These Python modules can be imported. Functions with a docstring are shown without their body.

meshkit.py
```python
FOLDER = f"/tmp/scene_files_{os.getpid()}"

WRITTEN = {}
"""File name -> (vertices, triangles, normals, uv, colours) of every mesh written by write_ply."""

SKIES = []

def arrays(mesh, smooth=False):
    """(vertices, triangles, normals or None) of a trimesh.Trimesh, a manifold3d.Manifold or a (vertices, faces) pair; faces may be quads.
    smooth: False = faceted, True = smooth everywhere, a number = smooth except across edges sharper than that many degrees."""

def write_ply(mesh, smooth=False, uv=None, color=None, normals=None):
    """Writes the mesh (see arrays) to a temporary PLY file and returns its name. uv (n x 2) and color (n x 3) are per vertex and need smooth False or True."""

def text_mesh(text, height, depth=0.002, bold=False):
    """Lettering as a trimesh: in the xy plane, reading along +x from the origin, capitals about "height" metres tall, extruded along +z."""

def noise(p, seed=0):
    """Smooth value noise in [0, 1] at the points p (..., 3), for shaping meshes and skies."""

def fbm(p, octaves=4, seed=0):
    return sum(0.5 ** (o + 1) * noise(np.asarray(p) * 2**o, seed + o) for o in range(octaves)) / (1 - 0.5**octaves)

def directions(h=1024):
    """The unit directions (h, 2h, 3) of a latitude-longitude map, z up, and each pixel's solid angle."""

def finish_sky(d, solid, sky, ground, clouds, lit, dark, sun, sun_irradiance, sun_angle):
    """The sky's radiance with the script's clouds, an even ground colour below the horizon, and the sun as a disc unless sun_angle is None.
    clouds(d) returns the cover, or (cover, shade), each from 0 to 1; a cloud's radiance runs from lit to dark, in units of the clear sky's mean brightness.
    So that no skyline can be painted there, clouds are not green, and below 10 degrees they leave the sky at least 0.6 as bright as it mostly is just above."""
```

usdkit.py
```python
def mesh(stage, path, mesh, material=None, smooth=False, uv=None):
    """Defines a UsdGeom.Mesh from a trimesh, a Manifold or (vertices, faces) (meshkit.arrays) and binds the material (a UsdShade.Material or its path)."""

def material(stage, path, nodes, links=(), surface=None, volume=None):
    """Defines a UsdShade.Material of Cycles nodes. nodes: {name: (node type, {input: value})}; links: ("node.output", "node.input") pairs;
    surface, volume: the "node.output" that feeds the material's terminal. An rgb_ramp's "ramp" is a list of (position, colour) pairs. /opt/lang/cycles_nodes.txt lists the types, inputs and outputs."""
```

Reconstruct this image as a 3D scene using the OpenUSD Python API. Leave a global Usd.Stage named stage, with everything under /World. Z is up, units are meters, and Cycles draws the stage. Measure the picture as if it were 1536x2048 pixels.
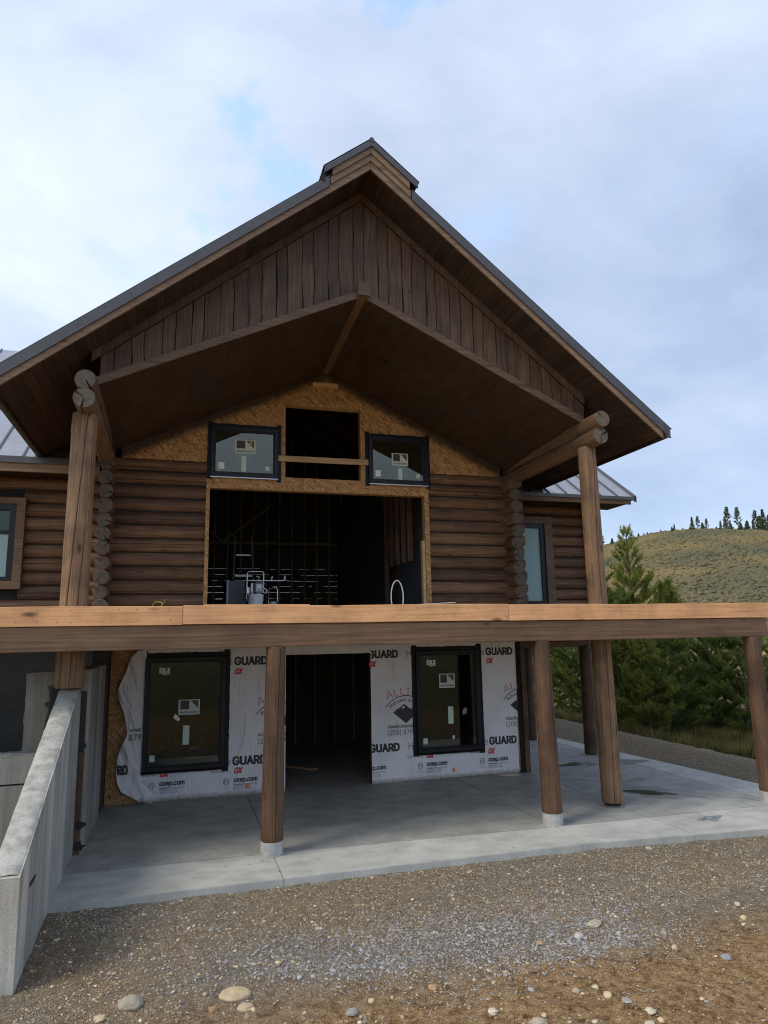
import math, random
import numpy as np, trimesh
import usdkit, meshkit
from pxr import Usd, UsdGeom, UsdLux, UsdShade, Gf, Sdf, Vt
from shapely.geometry import Polygon, box as sbox
from shapely.ops import unary_union

stage = Usd.Stage.CreateInMemory()
UsdGeom.SetStageUpAxis(stage, 'Z'); UsdGeom.SetStageMetersPerUnit(stage, 1.0)
UsdGeom.Xform.Define(stage, '/World'); UsdGeom.Scope.Define(stage, '/World/Looks')
MAT = usdkit.material
# ------------------------------------------------------------------ camera
EXPOSURE = 0.86
EYE = np.array([-2.4984, -12.0873, 2.5197])
R_ = np.array([0.95919376, -0.28218037, -0.01793248]); U_ = np.array([-0.0325422, -0.17317355, 0.98435356]); F_ = np.array([0.28087069, 0.94360223, 0.17528975])
cam = UsdGeom.Camera.Define(stage, '/World/camera')
cam.CreateHorizontalApertureAttr(36.0); cam.CreateVerticalApertureAttr(48.0); cam.CreateFocalLengthAttr(1383.77 / 1536 * 36.0)
cam.CreateFStopAttr(0.0); cam.CreateFocusDistanceAttr(10.0); cam.CreateExposureAttr(EXPOSURE)
cam.CreateClippingRangeAttr(Gf.Vec2f(0.05, 5000))
UsdGeom.Xformable(cam).AddTransformOp().Set(Gf.Matrix4d(*R_, 0, *U_, 0, *(-F_), 0, *EYE, 1))
# ------------------------------------------------------------------ sky and sun
SUN_EL, SUN_AZ = math.radians(50), math.radians(-105)
SKY_STRENGTH = 0.080
CLOUD_LIT, CLOUD_DARK = (6.5, 7.1, 8.1), (2.6, 3.35, 4.9)
def _dir(a, e): a, e = math.radians(a), math.radians(e); return (math.sin(a) * math.cos(e), math.cos(a) * math.cos(e), math.sin(e))
GAPS = (_dir(4.6, 36.4), _dir(5.4, 34.2), _dir(17.8, 48.5))
MAT(stage, '/World/Looks/sky_look', {
    'sky': ('sky_texture', {'sky_type': 'single_scattering', 'sun_disc': False, 'sun_elevation': SUN_EL, 'sun_rotation': SUN_AZ, 'altitude': 1800.0, 'air_density': 1.0, 'aerosol_density': 1.0}),
    'tc': ('texture_coordinate', {}),
    'mp': ('mapping', {'scale': (1.0, 1.0, 1.7), 'location': (0.35, 0.2, 0.1)}),
    'n1': ('noise_texture', {'scale': 2.3, 'detail': 6.0, 'roughness': 0.52, 'distortion': 0.25}),
    'cover': ('rgb_ramp', {'ramp': [(0.0, (.25,) * 3), (0.34, (.55,) * 3), (0.46, (.93,) * 3), (1.0, (1,) * 3)]}),
    'mp2': ('mapping', {'scale': (1.0, 1.0, 1.9), 'location': (4.1, 1.7, 2.3)}),
    'n2': ('noise_texture', {'scale': 1.6, 'detail': 7.0, 'roughness': 0.55, 'distortion': 0.4}),
    'tone': ('rgb_ramp', {'ramp': [(0.27, CLOUD_DARK), (0.5, tuple((a + b) / 2 for a, b in zip(CLOUD_LIT, CLOUD_DARK))), (0.72, CLOUD_LIT)]}),
    'thin': ('mix', {'mix_type': 'multiply', 'fac': 1.0, 'color2': (3.4, 3.8, 3.6)}), 'mixc': ('mix', {'mix_type': 'mix'}),
    # clouds are whiter towards the sun's side; thin places in the cover let the blue through
    'side': ('vector_math', {'math_type': 'dot_product', 'vector2': (-.93, .10, .35)}), 'lean': ('math', {'math_type': 'multiply_add', 'value2': .27}),
    'g1': ('vector_math', {'math_type': 'dot_product', 'vector2': GAPS[0]}), 'g2': ('vector_math', {'math_type': 'dot_product', 'vector2': GAPS[1]}), 'g3': ('vector_math', {'math_type': 'dot_product', 'vector2': GAPS[2]}),
    'gm': ('math', {'math_type': 'maximum'}), 'gm2': ('math', {'math_type': 'maximum'}), 'n3': ('noise_texture', {'scale': 9.0, 'detail': 5.0, 'roughness': .6}), 'gn': ('math', {'math_type': 'multiply_add', 'value2': .022}),
    'gr': ('map_range', {'range_type': 'smoothstep', 'from_min': 1.0080, 'from_max': 1.0125, 'to_min': 1.0, 'to_max': .38}), 'cv': ('mix', {'mix_type': 'multiply', 'fac': 1.0}),
    'bg': ('background_shader', {'strength': SKY_STRENGTH})},
    [('tc.generated', 'mp.vector'), ('mp.vector', 'n1.vector'), ('n1.fac', 'cover.fac'), ('tc.generated', 'mp2.vector'), ('mp2.vector', 'n2.vector'),
     ('tc.generated', 'side.vector1'), ('side.value', 'lean.value1'), ('n2.fac', 'lean.value3'), ('lean.value', 'tone.fac'),
     ('tc.generated', 'g1.vector1'), ('tc.generated', 'g2.vector1'), ('tc.generated', 'g3.vector1'), ('g1.value', 'gm.value1'), ('g2.value', 'gm.value2'), ('gm.value', 'gm2.value1'), ('g3.value', 'gm2.value2'), ('tc.generated', 'n3.vector'), ('n3.fac', 'gn.value1'), ('gm2.value', 'gn.value3'),
     ('gn.value', 'gr.value'), ('cover.color', 'cv.color1'), ('gr.result', 'cv.color2'), ('cv.color', 'mixc.fac'), ('sky.color', 'thin.color1'), ('thin.color', 'mixc.color1'), ('tone.color', 'mixc.color2'), ('mixc.color', 'bg.color')], surface='bg.background')
dome = UsdLux.DomeLight.Define(stage, '/World/sky')
UsdShade.MaterialBindingAPI.Apply(dome.GetPrim()).Bind(UsdShade.Material.Get(stage, '/World/Looks/sky_look'))
sun = UsdLux.DistantLight.Define(stage, '/World/sun')
sun.CreateIntensityAttr(0.40); sun.CreateAngleAttr(25.0); sun.CreateColorAttr(Gf.Vec3f(1.0, .90, .76)); sun.GetPrim().CreateAttribute('inputs:normalize', Sdf.ValueTypeNames.Bool).Set(True)
sd = np.array([math.sin(SUN_AZ) * math.cos(SUN_EL), math.cos(SUN_AZ) * math.cos(SUN_EL), math.sin(SUN_EL)])
_x = np.cross([0, 0, 1.0], sd); _x /= np.linalg.norm(_x); _y = np.cross(sd, _x)
UsdGeom.Xformable(sun).AddTransformOp().Set(Gf.Matrix4d(*_x, 0, *_y, 0, *sd, 0, 0, 0, 0, 1))

# ------------------------------------------------------------------ helpers
_used = {}
def uniq(parent, name):
    k = f'{parent}/{name}'; n = _used.get(k, 0); _used[k] = n + 1
    return k if n == 0 else f'{k}_{n:03d}'
def tag(path, label=None, cat=None, group=None, kind=None):
    p = stage.GetPrimAtPath(path)
    for k, v in (('label', label), ('category', cat), ('group', group), ('kind', kind)):
        if v: p.SetCustomDataByKey(k, v)
    return path
def xf(name, parent='/World', loc=None, rotz=0, scale=None, **t):
    path = uniq(parent, name); x = UsdGeom.Xform.Define(stage, path)
    if loc is not None: x.AddTranslateOp().Set(Gf.Vec3d(*map(float, loc)))
    if rotz: x.AddRotateZOp().Set(float(rotz))
    if scale is not None: x.AddScaleOp().Set(Gf.Vec3f(*([float(scale)] * 3 if np.ndim(scale) == 0 else map(float, scale))))
    return tag(path, **t)
def put(name, m, mat, parent='/World', smooth=False, **t):
    path = uniq(parent, name)
    usdkit.mesh(stage, path, m, mat if not isinstance(mat, str) else f'/World/Looks/{mat}', smooth)
    return tag(path, **t)
def copy(proto, name, loc, rotz=0, scale=None, **t):
    path = uniq('/World', name); x = UsdGeom.Xform.Define(stage, path); p = x.GetPrim()
    p.GetReferences().AddInternalReference(proto)
    x.ClearXformOpOrder()
    x.AddTranslateOp(opSuffix='at').Set(Gf.Vec3d(*map(float, loc))); x.AddRotateZOp(opSuffix='at').Set(float(rotz))
    s = 1.0 if scale is None else scale
    x.AddScaleOp(opSuffix='at').Set(Gf.Vec3f(*([float(s)] * 3 if np.ndim(s) == 0 else map(float, s))))
    p.SetInstanceable(True)
    return tag(path, **t)
cat = trimesh.util.concatenate
def bx(x0, x1, y0, y1, z0, z1):
    m = trimesh.creation.box((abs(x1 - x0), abs(y1 - y0), abs(z1 - z0))); m.apply_translation(((x0 + x1) / 2, (y0 + y1) / 2, (z0 + z1) / 2)); return m
def cb(x0, x1, y0, y1, z0, z1, c=.004):
    """box with chamfered edges"""
    h = np.array([x1 - x0, y1 - y0, z1 - z0]) / 2; ce = np.array([x0 + x1, y0 + y1, z0 + z1]) / 2
    c = min(c, *(h * .45)); pts = []
    for s in np.ndindex(2, 2, 2):
        sg = np.array(s) * 2 - 1
        for k in range(3):
            d = h - c; d[k] = h[k]; pts.append(sg * d + ce)
    return trimesh.convex.convex_hull(np.array(pts))
def warped(x0, x1, y0, y1, z0, z1, seed, amp=.003, c=.004):
    n = max(8, int((x1 - x0) / .12)); xs = np.linspace(x0, x1, n); V = []
    for i, x in enumerate(xs):
        q = np.array([[x * .7 + seed, 0, 0], [x * .9 + seed, 5, 0], [x * 2.3 + seed, 9, 0]]); a = (meshkit.noise(q) - .5) * 2 * amp
        for (yy, zz) in ((y0, z0 + c), (y0, z1 - c), (y0 + c, z1), (y1, z1), (y1, z0), (y0 + c, z0)): V.append((x, yy + a[0], zz + (a[1] + a[2] * .5) * (1 if zz > (z0 + z1) / 2 else .6)))
    F = []
    for i in range(n - 1):
        for k in range(6):
            l = (k + 1) % 6; F += [[i * 6 + k, (i + 1) * 6 + l, i * 6 + l], [i * 6 + k, (i + 1) * 6 + k, (i + 1) * 6 + l]]
    for k in range(1, 5): F += [[0, k, k + 1], [(n - 1) * 6, (n - 1) * 6 + k + 1, (n - 1) * 6 + k]]
    m = trimesh.Trimesh(np.array(V), np.array(F), process=False)
    if m.volume < 0: m.invert()
    return m
def hullpts(p): return trimesh.convex.convex_hull(np.array(p, float))
def prism_xz(poly, y0, y1):
    """polygon in (x, z) swept from y0 to y1"""
    gs = getattr(poly, 'geoms', [poly]); out = []
    for g in gs:
        if g.geom_type != 'Polygon' or g.area < 1e-6: continue
        m = trimesh.creation.extrude_polygon(g, abs(y1 - y0), engine='earcut'); v = m.vertices
        m.vertices = np.c_[v[:, 0], max(y0, y1) - v[:, 2], v[:, 1]]; out.append(m)
    return cat(out)
def prism_xy(poly, z0, z1):
    m = trimesh.creation.extrude_polygon(poly, z1 - z0, engine='earcut'); m.apply_translation((0, 0, z0)); return m
def prism_yz(poly, x0, x1):
    m = trimesh.creation.extrude_polygon(poly, abs(x1 - x0), engine='earcut'); v = m.vertices
    m.vertices = np.c_[min(x0, x1) + v[:, 2], v[:, 0], v[:, 1]]; return m
def tube(pts, r, n=8, closed=False):
    pts = np.array(pts, float); t = np.gradient(pts, axis=0)
    if closed: t = np.roll(pts, -1, 0) - np.roll(pts, 1, 0)
    t /= np.linalg.norm(t, axis=1)[:, None] + 1e-9
    u = np.cross(t, [.13, .31, .94]); u /= np.linalg.norm(u, axis=1)[:, None] + 1e-9; w = np.cross(t, u)
    a = np.linspace(0, 2 * np.pi, n, endpoint=False); rr = np.broadcast_to(r, len(pts))
    v = pts[:, None] + rr[:, None, None] * (np.cos(a)[None, :, None] * u[:, None] + np.sin(a)[None, :, None] * w[:, None])
    m = len(pts); f = []
    for i in range(m if closed else m - 1):
        j = (i + 1) % m
        for k in range(n):
            l = (k + 1) % n; f += [[i * n + k, i * n + l, j * n + l], [i * n + k, j * n + l, j * n + k]]
    v = v.reshape(-1, 3)
    if not closed:
        v = np.vstack([v, pts[0], pts[-1]]); a0, a1 = m * n, m * n + 1
        for k in range(n):
            l = (k + 1) % n; f += [[a0, l, k], [a1, (m - 1) * n + k, (m - 1) * n + l]]
    return trimesh.Trimesh(v, f, process=False)
def cyl(c, r, z0, z1, n=24, ax='z', r1=None):
    r1 = r if r1 is None else r1
    p = {'z': ([c[0], c[1], z0], [c[0], c[1], z1]), 'y': ([c[0], z0, c[1]], [c[0], z1, c[1]]), 'x': ([z0, c[0], c[1]], [z1, c[0], c[1]])}[ax]
    return tube([p[0], p[0], p[1], p[1]] if False else p, [r, r1], n)
def log_mesh(p0, p1, r0, r1, seed, cracks=((0.0, .010, .03),), th0=0.0, twist=0.0, base=34, step=.22, wob=.03, knots=6):
    """a peeled log: uneven round, knots, drying checks that run along it and into both ends.
    cracks: (angle offset, half width m, depth m)"""
    p0, p1 = np.array(p0, float), np.array(p1, float); L = np.linalg.norm(p1 - p0); ax = (p1 - p0) / L
    ref = np.array([0, 0, 1.0]) if abs(ax[2]) < .8 else np.array([1.0, 0, 0])
    u = ref - ax * (ref @ ax); u /= np.linalg.norm(u); w = np.cross(ax, u)
    rng = np.random.default_rng(seed); rm = (r0 + r1) / 2
    offs = list(np.linspace(-np.pi, np.pi, base, endpoint=False))
    for o, hw, d in cracks:
        offs = [a for a in offs if abs((a - o + np.pi) % (2 * np.pi) - np.pi) > 2.6 * hw / rm] + [o + k * hw / rm for k in (-2.2, -1, -.45, 0, .45, 1, 2.2)]
    offs = np.array(sorted((o + np.pi) % (2 * np.pi) - np.pi for o in offs)); n = len(offs)
    s = np.linspace(0, 1, max(5, int(L / step) + 1)); m = len(s)
    path = th0 + twist * (s - .5) + .25 * (meshkit.noise(np.c_[s * L * .8, s * 0 + seed * 3.1, s * 0]) - .5) * (1 if twist else .35)
    th = path[:, None] + offs[None]
    r = (r0 + (r1 - r0) * s)[:, None] * np.ones((1, n))
    q = np.stack([np.cos(th) * 1.6, np.sin(th) * 1.6, np.broadcast_to((s * L * .9)[:, None], th.shape)], -1) + seed * 7.7
    r = r * (1 + wob * 2 * (meshkit.fbm(q, 3, seed) - .5))
    for _ in range(knots):
        ks, ka, kr = rng.random(), rng.random() * 6.28, rng.uniform(.03, .05)
        dd = np.hypot(((th - ka + np.pi) % (2 * np.pi) - np.pi) * rm, ((s - ks) * L)[:, None]); r += .008 * np.exp(-(dd / kr) ** 2)
    grow = []
    for o, hw, d in cracks:
        da = np.abs((offs - o + np.pi) % (2 * np.pi) - np.pi) * rm
        env = .45 + .55 * np.clip(2.2 * meshkit.noise(np.c_[s * L * 1.1 + seed * 1.7 + o, s * 0, s * 0]) - .5, 0, 1)
        g = np.clip(1 - da / (hw * 1.15), 0, 1); grow.append((da, hw, d)); r -= d * env[:, None] * g[None]
    P = lambda rr, i, off: (p0 + ax * (L * s[i] + off))[None] + rr[:, None] * (np.cos(th[i])[:, None] * u + np.sin(th[i])[:, None] * w)
    rings = [P(r[i], i, .016 if i == 0 else (-.016 if i == m - 1 else 0)) for i in range(m)]
    def cap(i, sg):
        out = []
        for fr in (.93, .7, .45, .2):
            off = np.zeros(n)
            for da, hw, d in grow: off += 1.3 * d * np.clip(1 - da * fr / (hw * 1.15), 0, 1) * min(1, fr * 1.3)
            rr = np.minimum((r0 if i == 0 else r1) * fr * (.75 + .25 * r[i] / (r0 if i == 0 else r1)), r[i] * .97 if fr > .9 else 9)
            pt = (p0 + ax * L * s[i])[None] + (sg * off)[:, None] * ax + rr[:, None] * (np.cos(th[i])[:, None] * u + np.sin(th[i])[:, None] * w)
            out.append(pt)
        return out
    c0, c1 = cap(0, 1), cap(m - 1, -1)
    allr = c0[::-1] + rings + c1; V = np.concatenate(allr + [p0[None] + ax * .004, p1[None] - ax * .004]); M = len(allr)
    i = np.arange(M - 1)[:, None] * n; k = np.arange(n)[None]; l = (k + 1) % n
    f = np.concatenate([np.stack([i + k, i + l, i + n + l], -1).reshape(-1, 3), np.stack([i + k, i + n + l, i + n + k], -1).reshape(-1, 3)])
    k, l = k[0], l[0]
    f = np.concatenate([f, np.stack([0 * k + M * n, l, k], -1), np.stack([0 * k + M * n + 1, (M - 1) * n + k, (M - 1) * n + l], -1)])
    return trimesh.Trimesh(V, f, process=False)

# ------------------------------------------------------------------ materials
L = '/World/Looks/'
def vscale(c, k): return tuple(x * k for x in c)
_WARM = (1.03, .96, .86)
def wood(name, dark, mid, light, axis='x', along=1.6, across=34.0, rough=.62, mottle=.35, knot=.75, var=.35, end=None, bump=.35, knot_scale=2.6, mott_col=None, spec=.35):
    if name[:4] in ('log_', 'gabl', 'chor', 'beam', 'plat', 'post', 'soff', 'ceil'): dark, mid, light = [tuple(c * w for c, w in zip(q, _WARM)) for q in (dark, mid, light)]
    sc = [across] * 3; sc['xyz'.index(axis)] = along; ks = [knot_scale * 1.6] * 3; ks['xyz'.index(axis)] = knot_scale * .55
    nodes = {'geo': ('geometry', {}), 'obj': ('object_info', {}), 'rm': ('math', {'math_type': 'multiply', 'value2': 37.0}),
        'add': ('mix', {'mix_type': 'add', 'fac': 1.0}), 'cmb': ('combine_xyz', {}),
        'mp': ('mapping', {'scale': tuple(sc)}), 'n1': ('noise_texture', {'scale': 1.0, 'detail': 5.0, 'roughness': .62, 'distortion': .6}),
        'rp': ('rgb_ramp', {'ramp': [(.28, dark), (.5, mid), (.74, light)]}),
        'n2': ('noise_texture', {'scale': 2.2, 'detail': 4.0, 'roughness': .6}), 'rp2': ('rgb_ramp', {'ramp': [(.3, (1 - mottle,) * 3), (.62, (1.0,) * 3)]}),
        'm1': ('mix', {'mix_type': 'multiply', 'fac': 1.0}),
        'mk': ('mapping', {'scale': tuple(ks)}), 'vk': ('voronoi_texture', {'scale': 1.0, 'randomness': 1.0}), 'rk': ('rgb_ramp', {'ramp': [(.0, (1 - knot,) * 3), (.06, (1 - knot * .7,) * 3), (.12, (1.0,) * 3)]}),
        'm2': ('mix', {'mix_type': 'multiply', 'fac': 1.0}),
        'rv': ('map_range', {'from_min': 0.0, 'from_max': 1.0, 'to_min': 1 - var / 2, 'to_max': 1 + var / 2}), 'm3': ('mix', {'mix_type': 'multiply', 'fac': 1.0}),
        'bp': ('bump', {'strength': bump, 'distance': .006}),
        'p': ('principled_bsdf', {'roughness': rough, 'specular_ior_level': spec})}
    links = [('obj.random', 'rm.value1'), ('rm.value', 'cmb.x'), ('rm.value', 'cmb.y'), ('rm.value', 'cmb.z'), ('geo.position', 'add.color1'), ('cmb.vector', 'add.color2'),
        ('add.color', 'mp.vector'), ('mp.vector', 'n1.vector'), ('n1.fac', 'rp.fac'), ('add.color', 'n2.vector'), ('n2.fac', 'rp2.fac'), ('rp.color', 'm1.color1'), ('rp2.color', 'm1.color2'),
        ('add.color', 'mk.vector'), ('mk.vector', 'vk.vector'), ('vk.distance', 'rk.fac'), ('m1.color', 'm2.color1'), ('rk.color', 'm2.color2'),
        ('obj.random', 'rv.value'), ('m2.color', 'm3.color1'), ('rv.result', 'm3.color2'), ('n1.fac', 'bp.height'), ('bp.normal', 'p.normal')]
    last = 'm3.color'
    if end:
        nodes.update({'sep': ('separate_xyz', {}), 'ab': ('math', {'math_type': 'absolute'}), 'gt': ('math', {'math_type': 'greater_than', 'value2': .8}),
            'ne': ('noise_texture', {'scale': 16.0, 'detail': 5.0, 'roughness': .7}), 're': ('rgb_ramp', {'ramp': [(.3, vscale(end, .55)), (.7, vscale(end, 1.3))]}), 'me': ('mix', {})})
        links += [('geo.true_normal', 'sep.vector'), (f'sep.{axis}', 'ab.value1'), ('ab.value', 'gt.value1'), ('add.color', 'ne.vector'), ('ne.fac', 're.fac'), (last, 'me.color1'), ('re.color', 'me.color2'), ('gt.value', 'me.fac')]
        last = 'me.color'
    links.append((last, 'p.base_color'))
    return MAT(stage, L + name, nodes, links, surface='p.BSDF')
def plain(name, col, rough=.5, metal=0.0, noise=None, bump=0.0, bscale=40.0, spec=.5, var=0.0, coat=0.0):
    """noise: (scale, low factor, high factor)"""
    nodes = {'p': ('principled_bsdf', {'roughness': rough, 'metallic': metal, 'specular_ior_level': spec, 'coat_weight': coat, 'base_color': col}), 'geo': ('geometry', {})}; links = []
    if noise:
        s, lo, hi = noise
        nodes.update({'n': ('noise_texture', {'scale': s, 'detail': 6.0, 'roughness': .62}), 'r': ('rgb_ramp', {'ramp': [(.3, vscale(col, lo)), (.7, vscale(col, hi))]})})
        links += [('geo.position', 'n.vector'), ('n.fac', 'r.fac')]
        if var:
            nodes.update({'o': ('object_info', {}), 'mr': ('map_range', {'to_min': 1 - var, 'to_max': 1 + var}), 'mm': ('mix', {'mix_type': 'multiply', 'fac': 1.0})})
            links += [('o.random', 'mr.value'), ('r.color', 'mm.color1'), ('mr.result', 'mm.color2'), ('mm.color', 'p.base_color')]
        else: links.append(('r.color', 'p.base_color'))
    if bump:
        nodes.update({'nb': ('noise_texture', {'scale': bscale, 'detail': 4.0}), 'b': ('bump', {'strength': bump, 'distance': .01})})
        links += [('geo.position', 'nb.vector'), ('nb.fac', 'b.height'), ('b.normal', 'p.normal')]
    return MAT(stage, L + name, nodes, links, surface='p.BSDF')
# stained logs and timbers
for a in 'xyz':
    wood('log_' + a, (.055, .030, .017), (.132, .074, .043), (.215, .128, .078), a, end=(.074, .058, .042), mottle=.35, var=.65)
wood('post_wood', (.085, .052, .031), (.188, .116, .070), (.285, .186, .116), 'z', along=1.1, mottle=.48, var=.15, knot=.94, across=60, bump=.45, knot_scale=2.4)
wood('post_dark', (.040, .023, .014), (.095, .054, .032), (.155, .093, .057), 'z', along=1.1, mottle=.52, var=.25, knot=.94, across=60, bump=.45, knot_scale=2.4)
wood('plate_wood', (.065, .040, .024), (.135, .083, .050), (.20, .127, .080), 'y', end=(.125, .10, .072), mottle=.3, var=.2)
wood('fresh_fir', (.46, .215, .092), (.62, .325, .148), (.70, .40, .20), 'x', along=.9, across=30, rough=.55, mottle=.30, knot=.85, var=.14, knot_scale=2.0, bump=.2)
wood('beam_wood', (.075, .044, .026), (.142, .086, .053), (.205, .130, .084), 'x', along=.9, across=38, mottle=.3, knot=.6, var=.12)
wood('fascia_wood', (.14, .088, .054), (.225, .145, .092), (.30, .20, .13), 'x', along=.7, across=40, mottle=.25, knot=.6, var=.25)
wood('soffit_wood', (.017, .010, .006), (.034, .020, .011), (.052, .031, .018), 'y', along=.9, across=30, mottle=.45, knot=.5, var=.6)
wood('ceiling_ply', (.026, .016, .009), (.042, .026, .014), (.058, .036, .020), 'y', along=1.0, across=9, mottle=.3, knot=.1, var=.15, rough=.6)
wood('gable_wood', (.044, .026, .016), (.088, .054, .034), (.138, .090, .058), 'z', along=1.4, across=30, mottle=.4, knot=.8, var=.3, knot_scale=3.4)
wood('chord_wood', (.062, .040, .026), (.115, .075, .050), (.165, .112, .076), 'x', along=1.0, across=34, mottle=.35, knot=.6, var=.2)
wood('stud_wood', (.20, .13, .07), (.32, .21, .12), (.42, .29, .17), 'z', mottle=.2, knot=.6, var=.3)
wood('lumber_x', (.36, .21, .10), (.50, .31, .16), (.60, .40, .22), 'x', mottle=.2, knot=.6, var=.3)
plain('gap_black', (.012, .010, .009), .9)
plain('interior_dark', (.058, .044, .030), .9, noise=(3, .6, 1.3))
plain('metal_trim', (.058, .055, .060), .38, noise=(6, .85, 1.15), spec=.5)
plain('metal_roof', (.30, .31, .34), .33, .55, noise=(4, .85, 1.1))
plain('seam_metal', (.10, .10, .115), .4, .4)
plain('window_frame', (.007, .007, .009), .4, noise=(12, .8, 1.4), spec=.3)
plain('flash_tape', (.007, .007, .0075), .5, noise=(14, .6, 1.6), bump=.6, bscale=18, spec=.22)
plain('sticker', (.52, .58, .53), .6, noise=(5, .9, 1.05)); plain('sticker_dark', (.05, .035, .03), .6); plain('sticker_red', (.11, .05, .045), .6); plain('paper_white', (.74, .74, .70), .7)
plain('tape_green', (.50, .62, .54), .6)
plain('print_black', (.028, .026, .028), .6); plain('print_grey', (.20, .20, .21), .6); plain('print_red', (.55, .03, .035), .6); plain('print_pink', (.50, .20, .24), .6); plain('print_thin', (.16, .16, .17), .6)
plain('tar', (.010, .012, .013), .5, noise=(2.5, .6, 2.0), bump=.3, bscale=9)
plain('tar_gap_black', (.006, .006, .007), .45)  # black of the tar splashes, also the painted dark of the wall gap
plain('concrete_collar', (.36, .36, .34), .75, noise=(14, .72, 1.12), bump=.2)
plain('yellow_wire', (.60, .48, .12), .5); plain('scrap_wire', (.50, .45, .30), .6); plain('white_pipe', (.78, .76, .68), .4); plain('orange_plug', (.80, .22, .04), .6)
plain('bucket_white', (.72, .74, .76), .4, noise=(9, .85, 1.05)); plain('machine_grey', (.30, .32, .34), .4, .3); plain('machine_dark', (.05, .055, .07), .45); plain('chrome', (.68, .68, .66), .25, .9)
plain('aluminium', (.55, .56, .58), .35, .8); plain('foam_board', (.45, .55, .58), .7)
plain('bark', (.085, .068, .052), .9, noise=(9, .6, 1.4), bump=.6, bscale=20)
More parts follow.
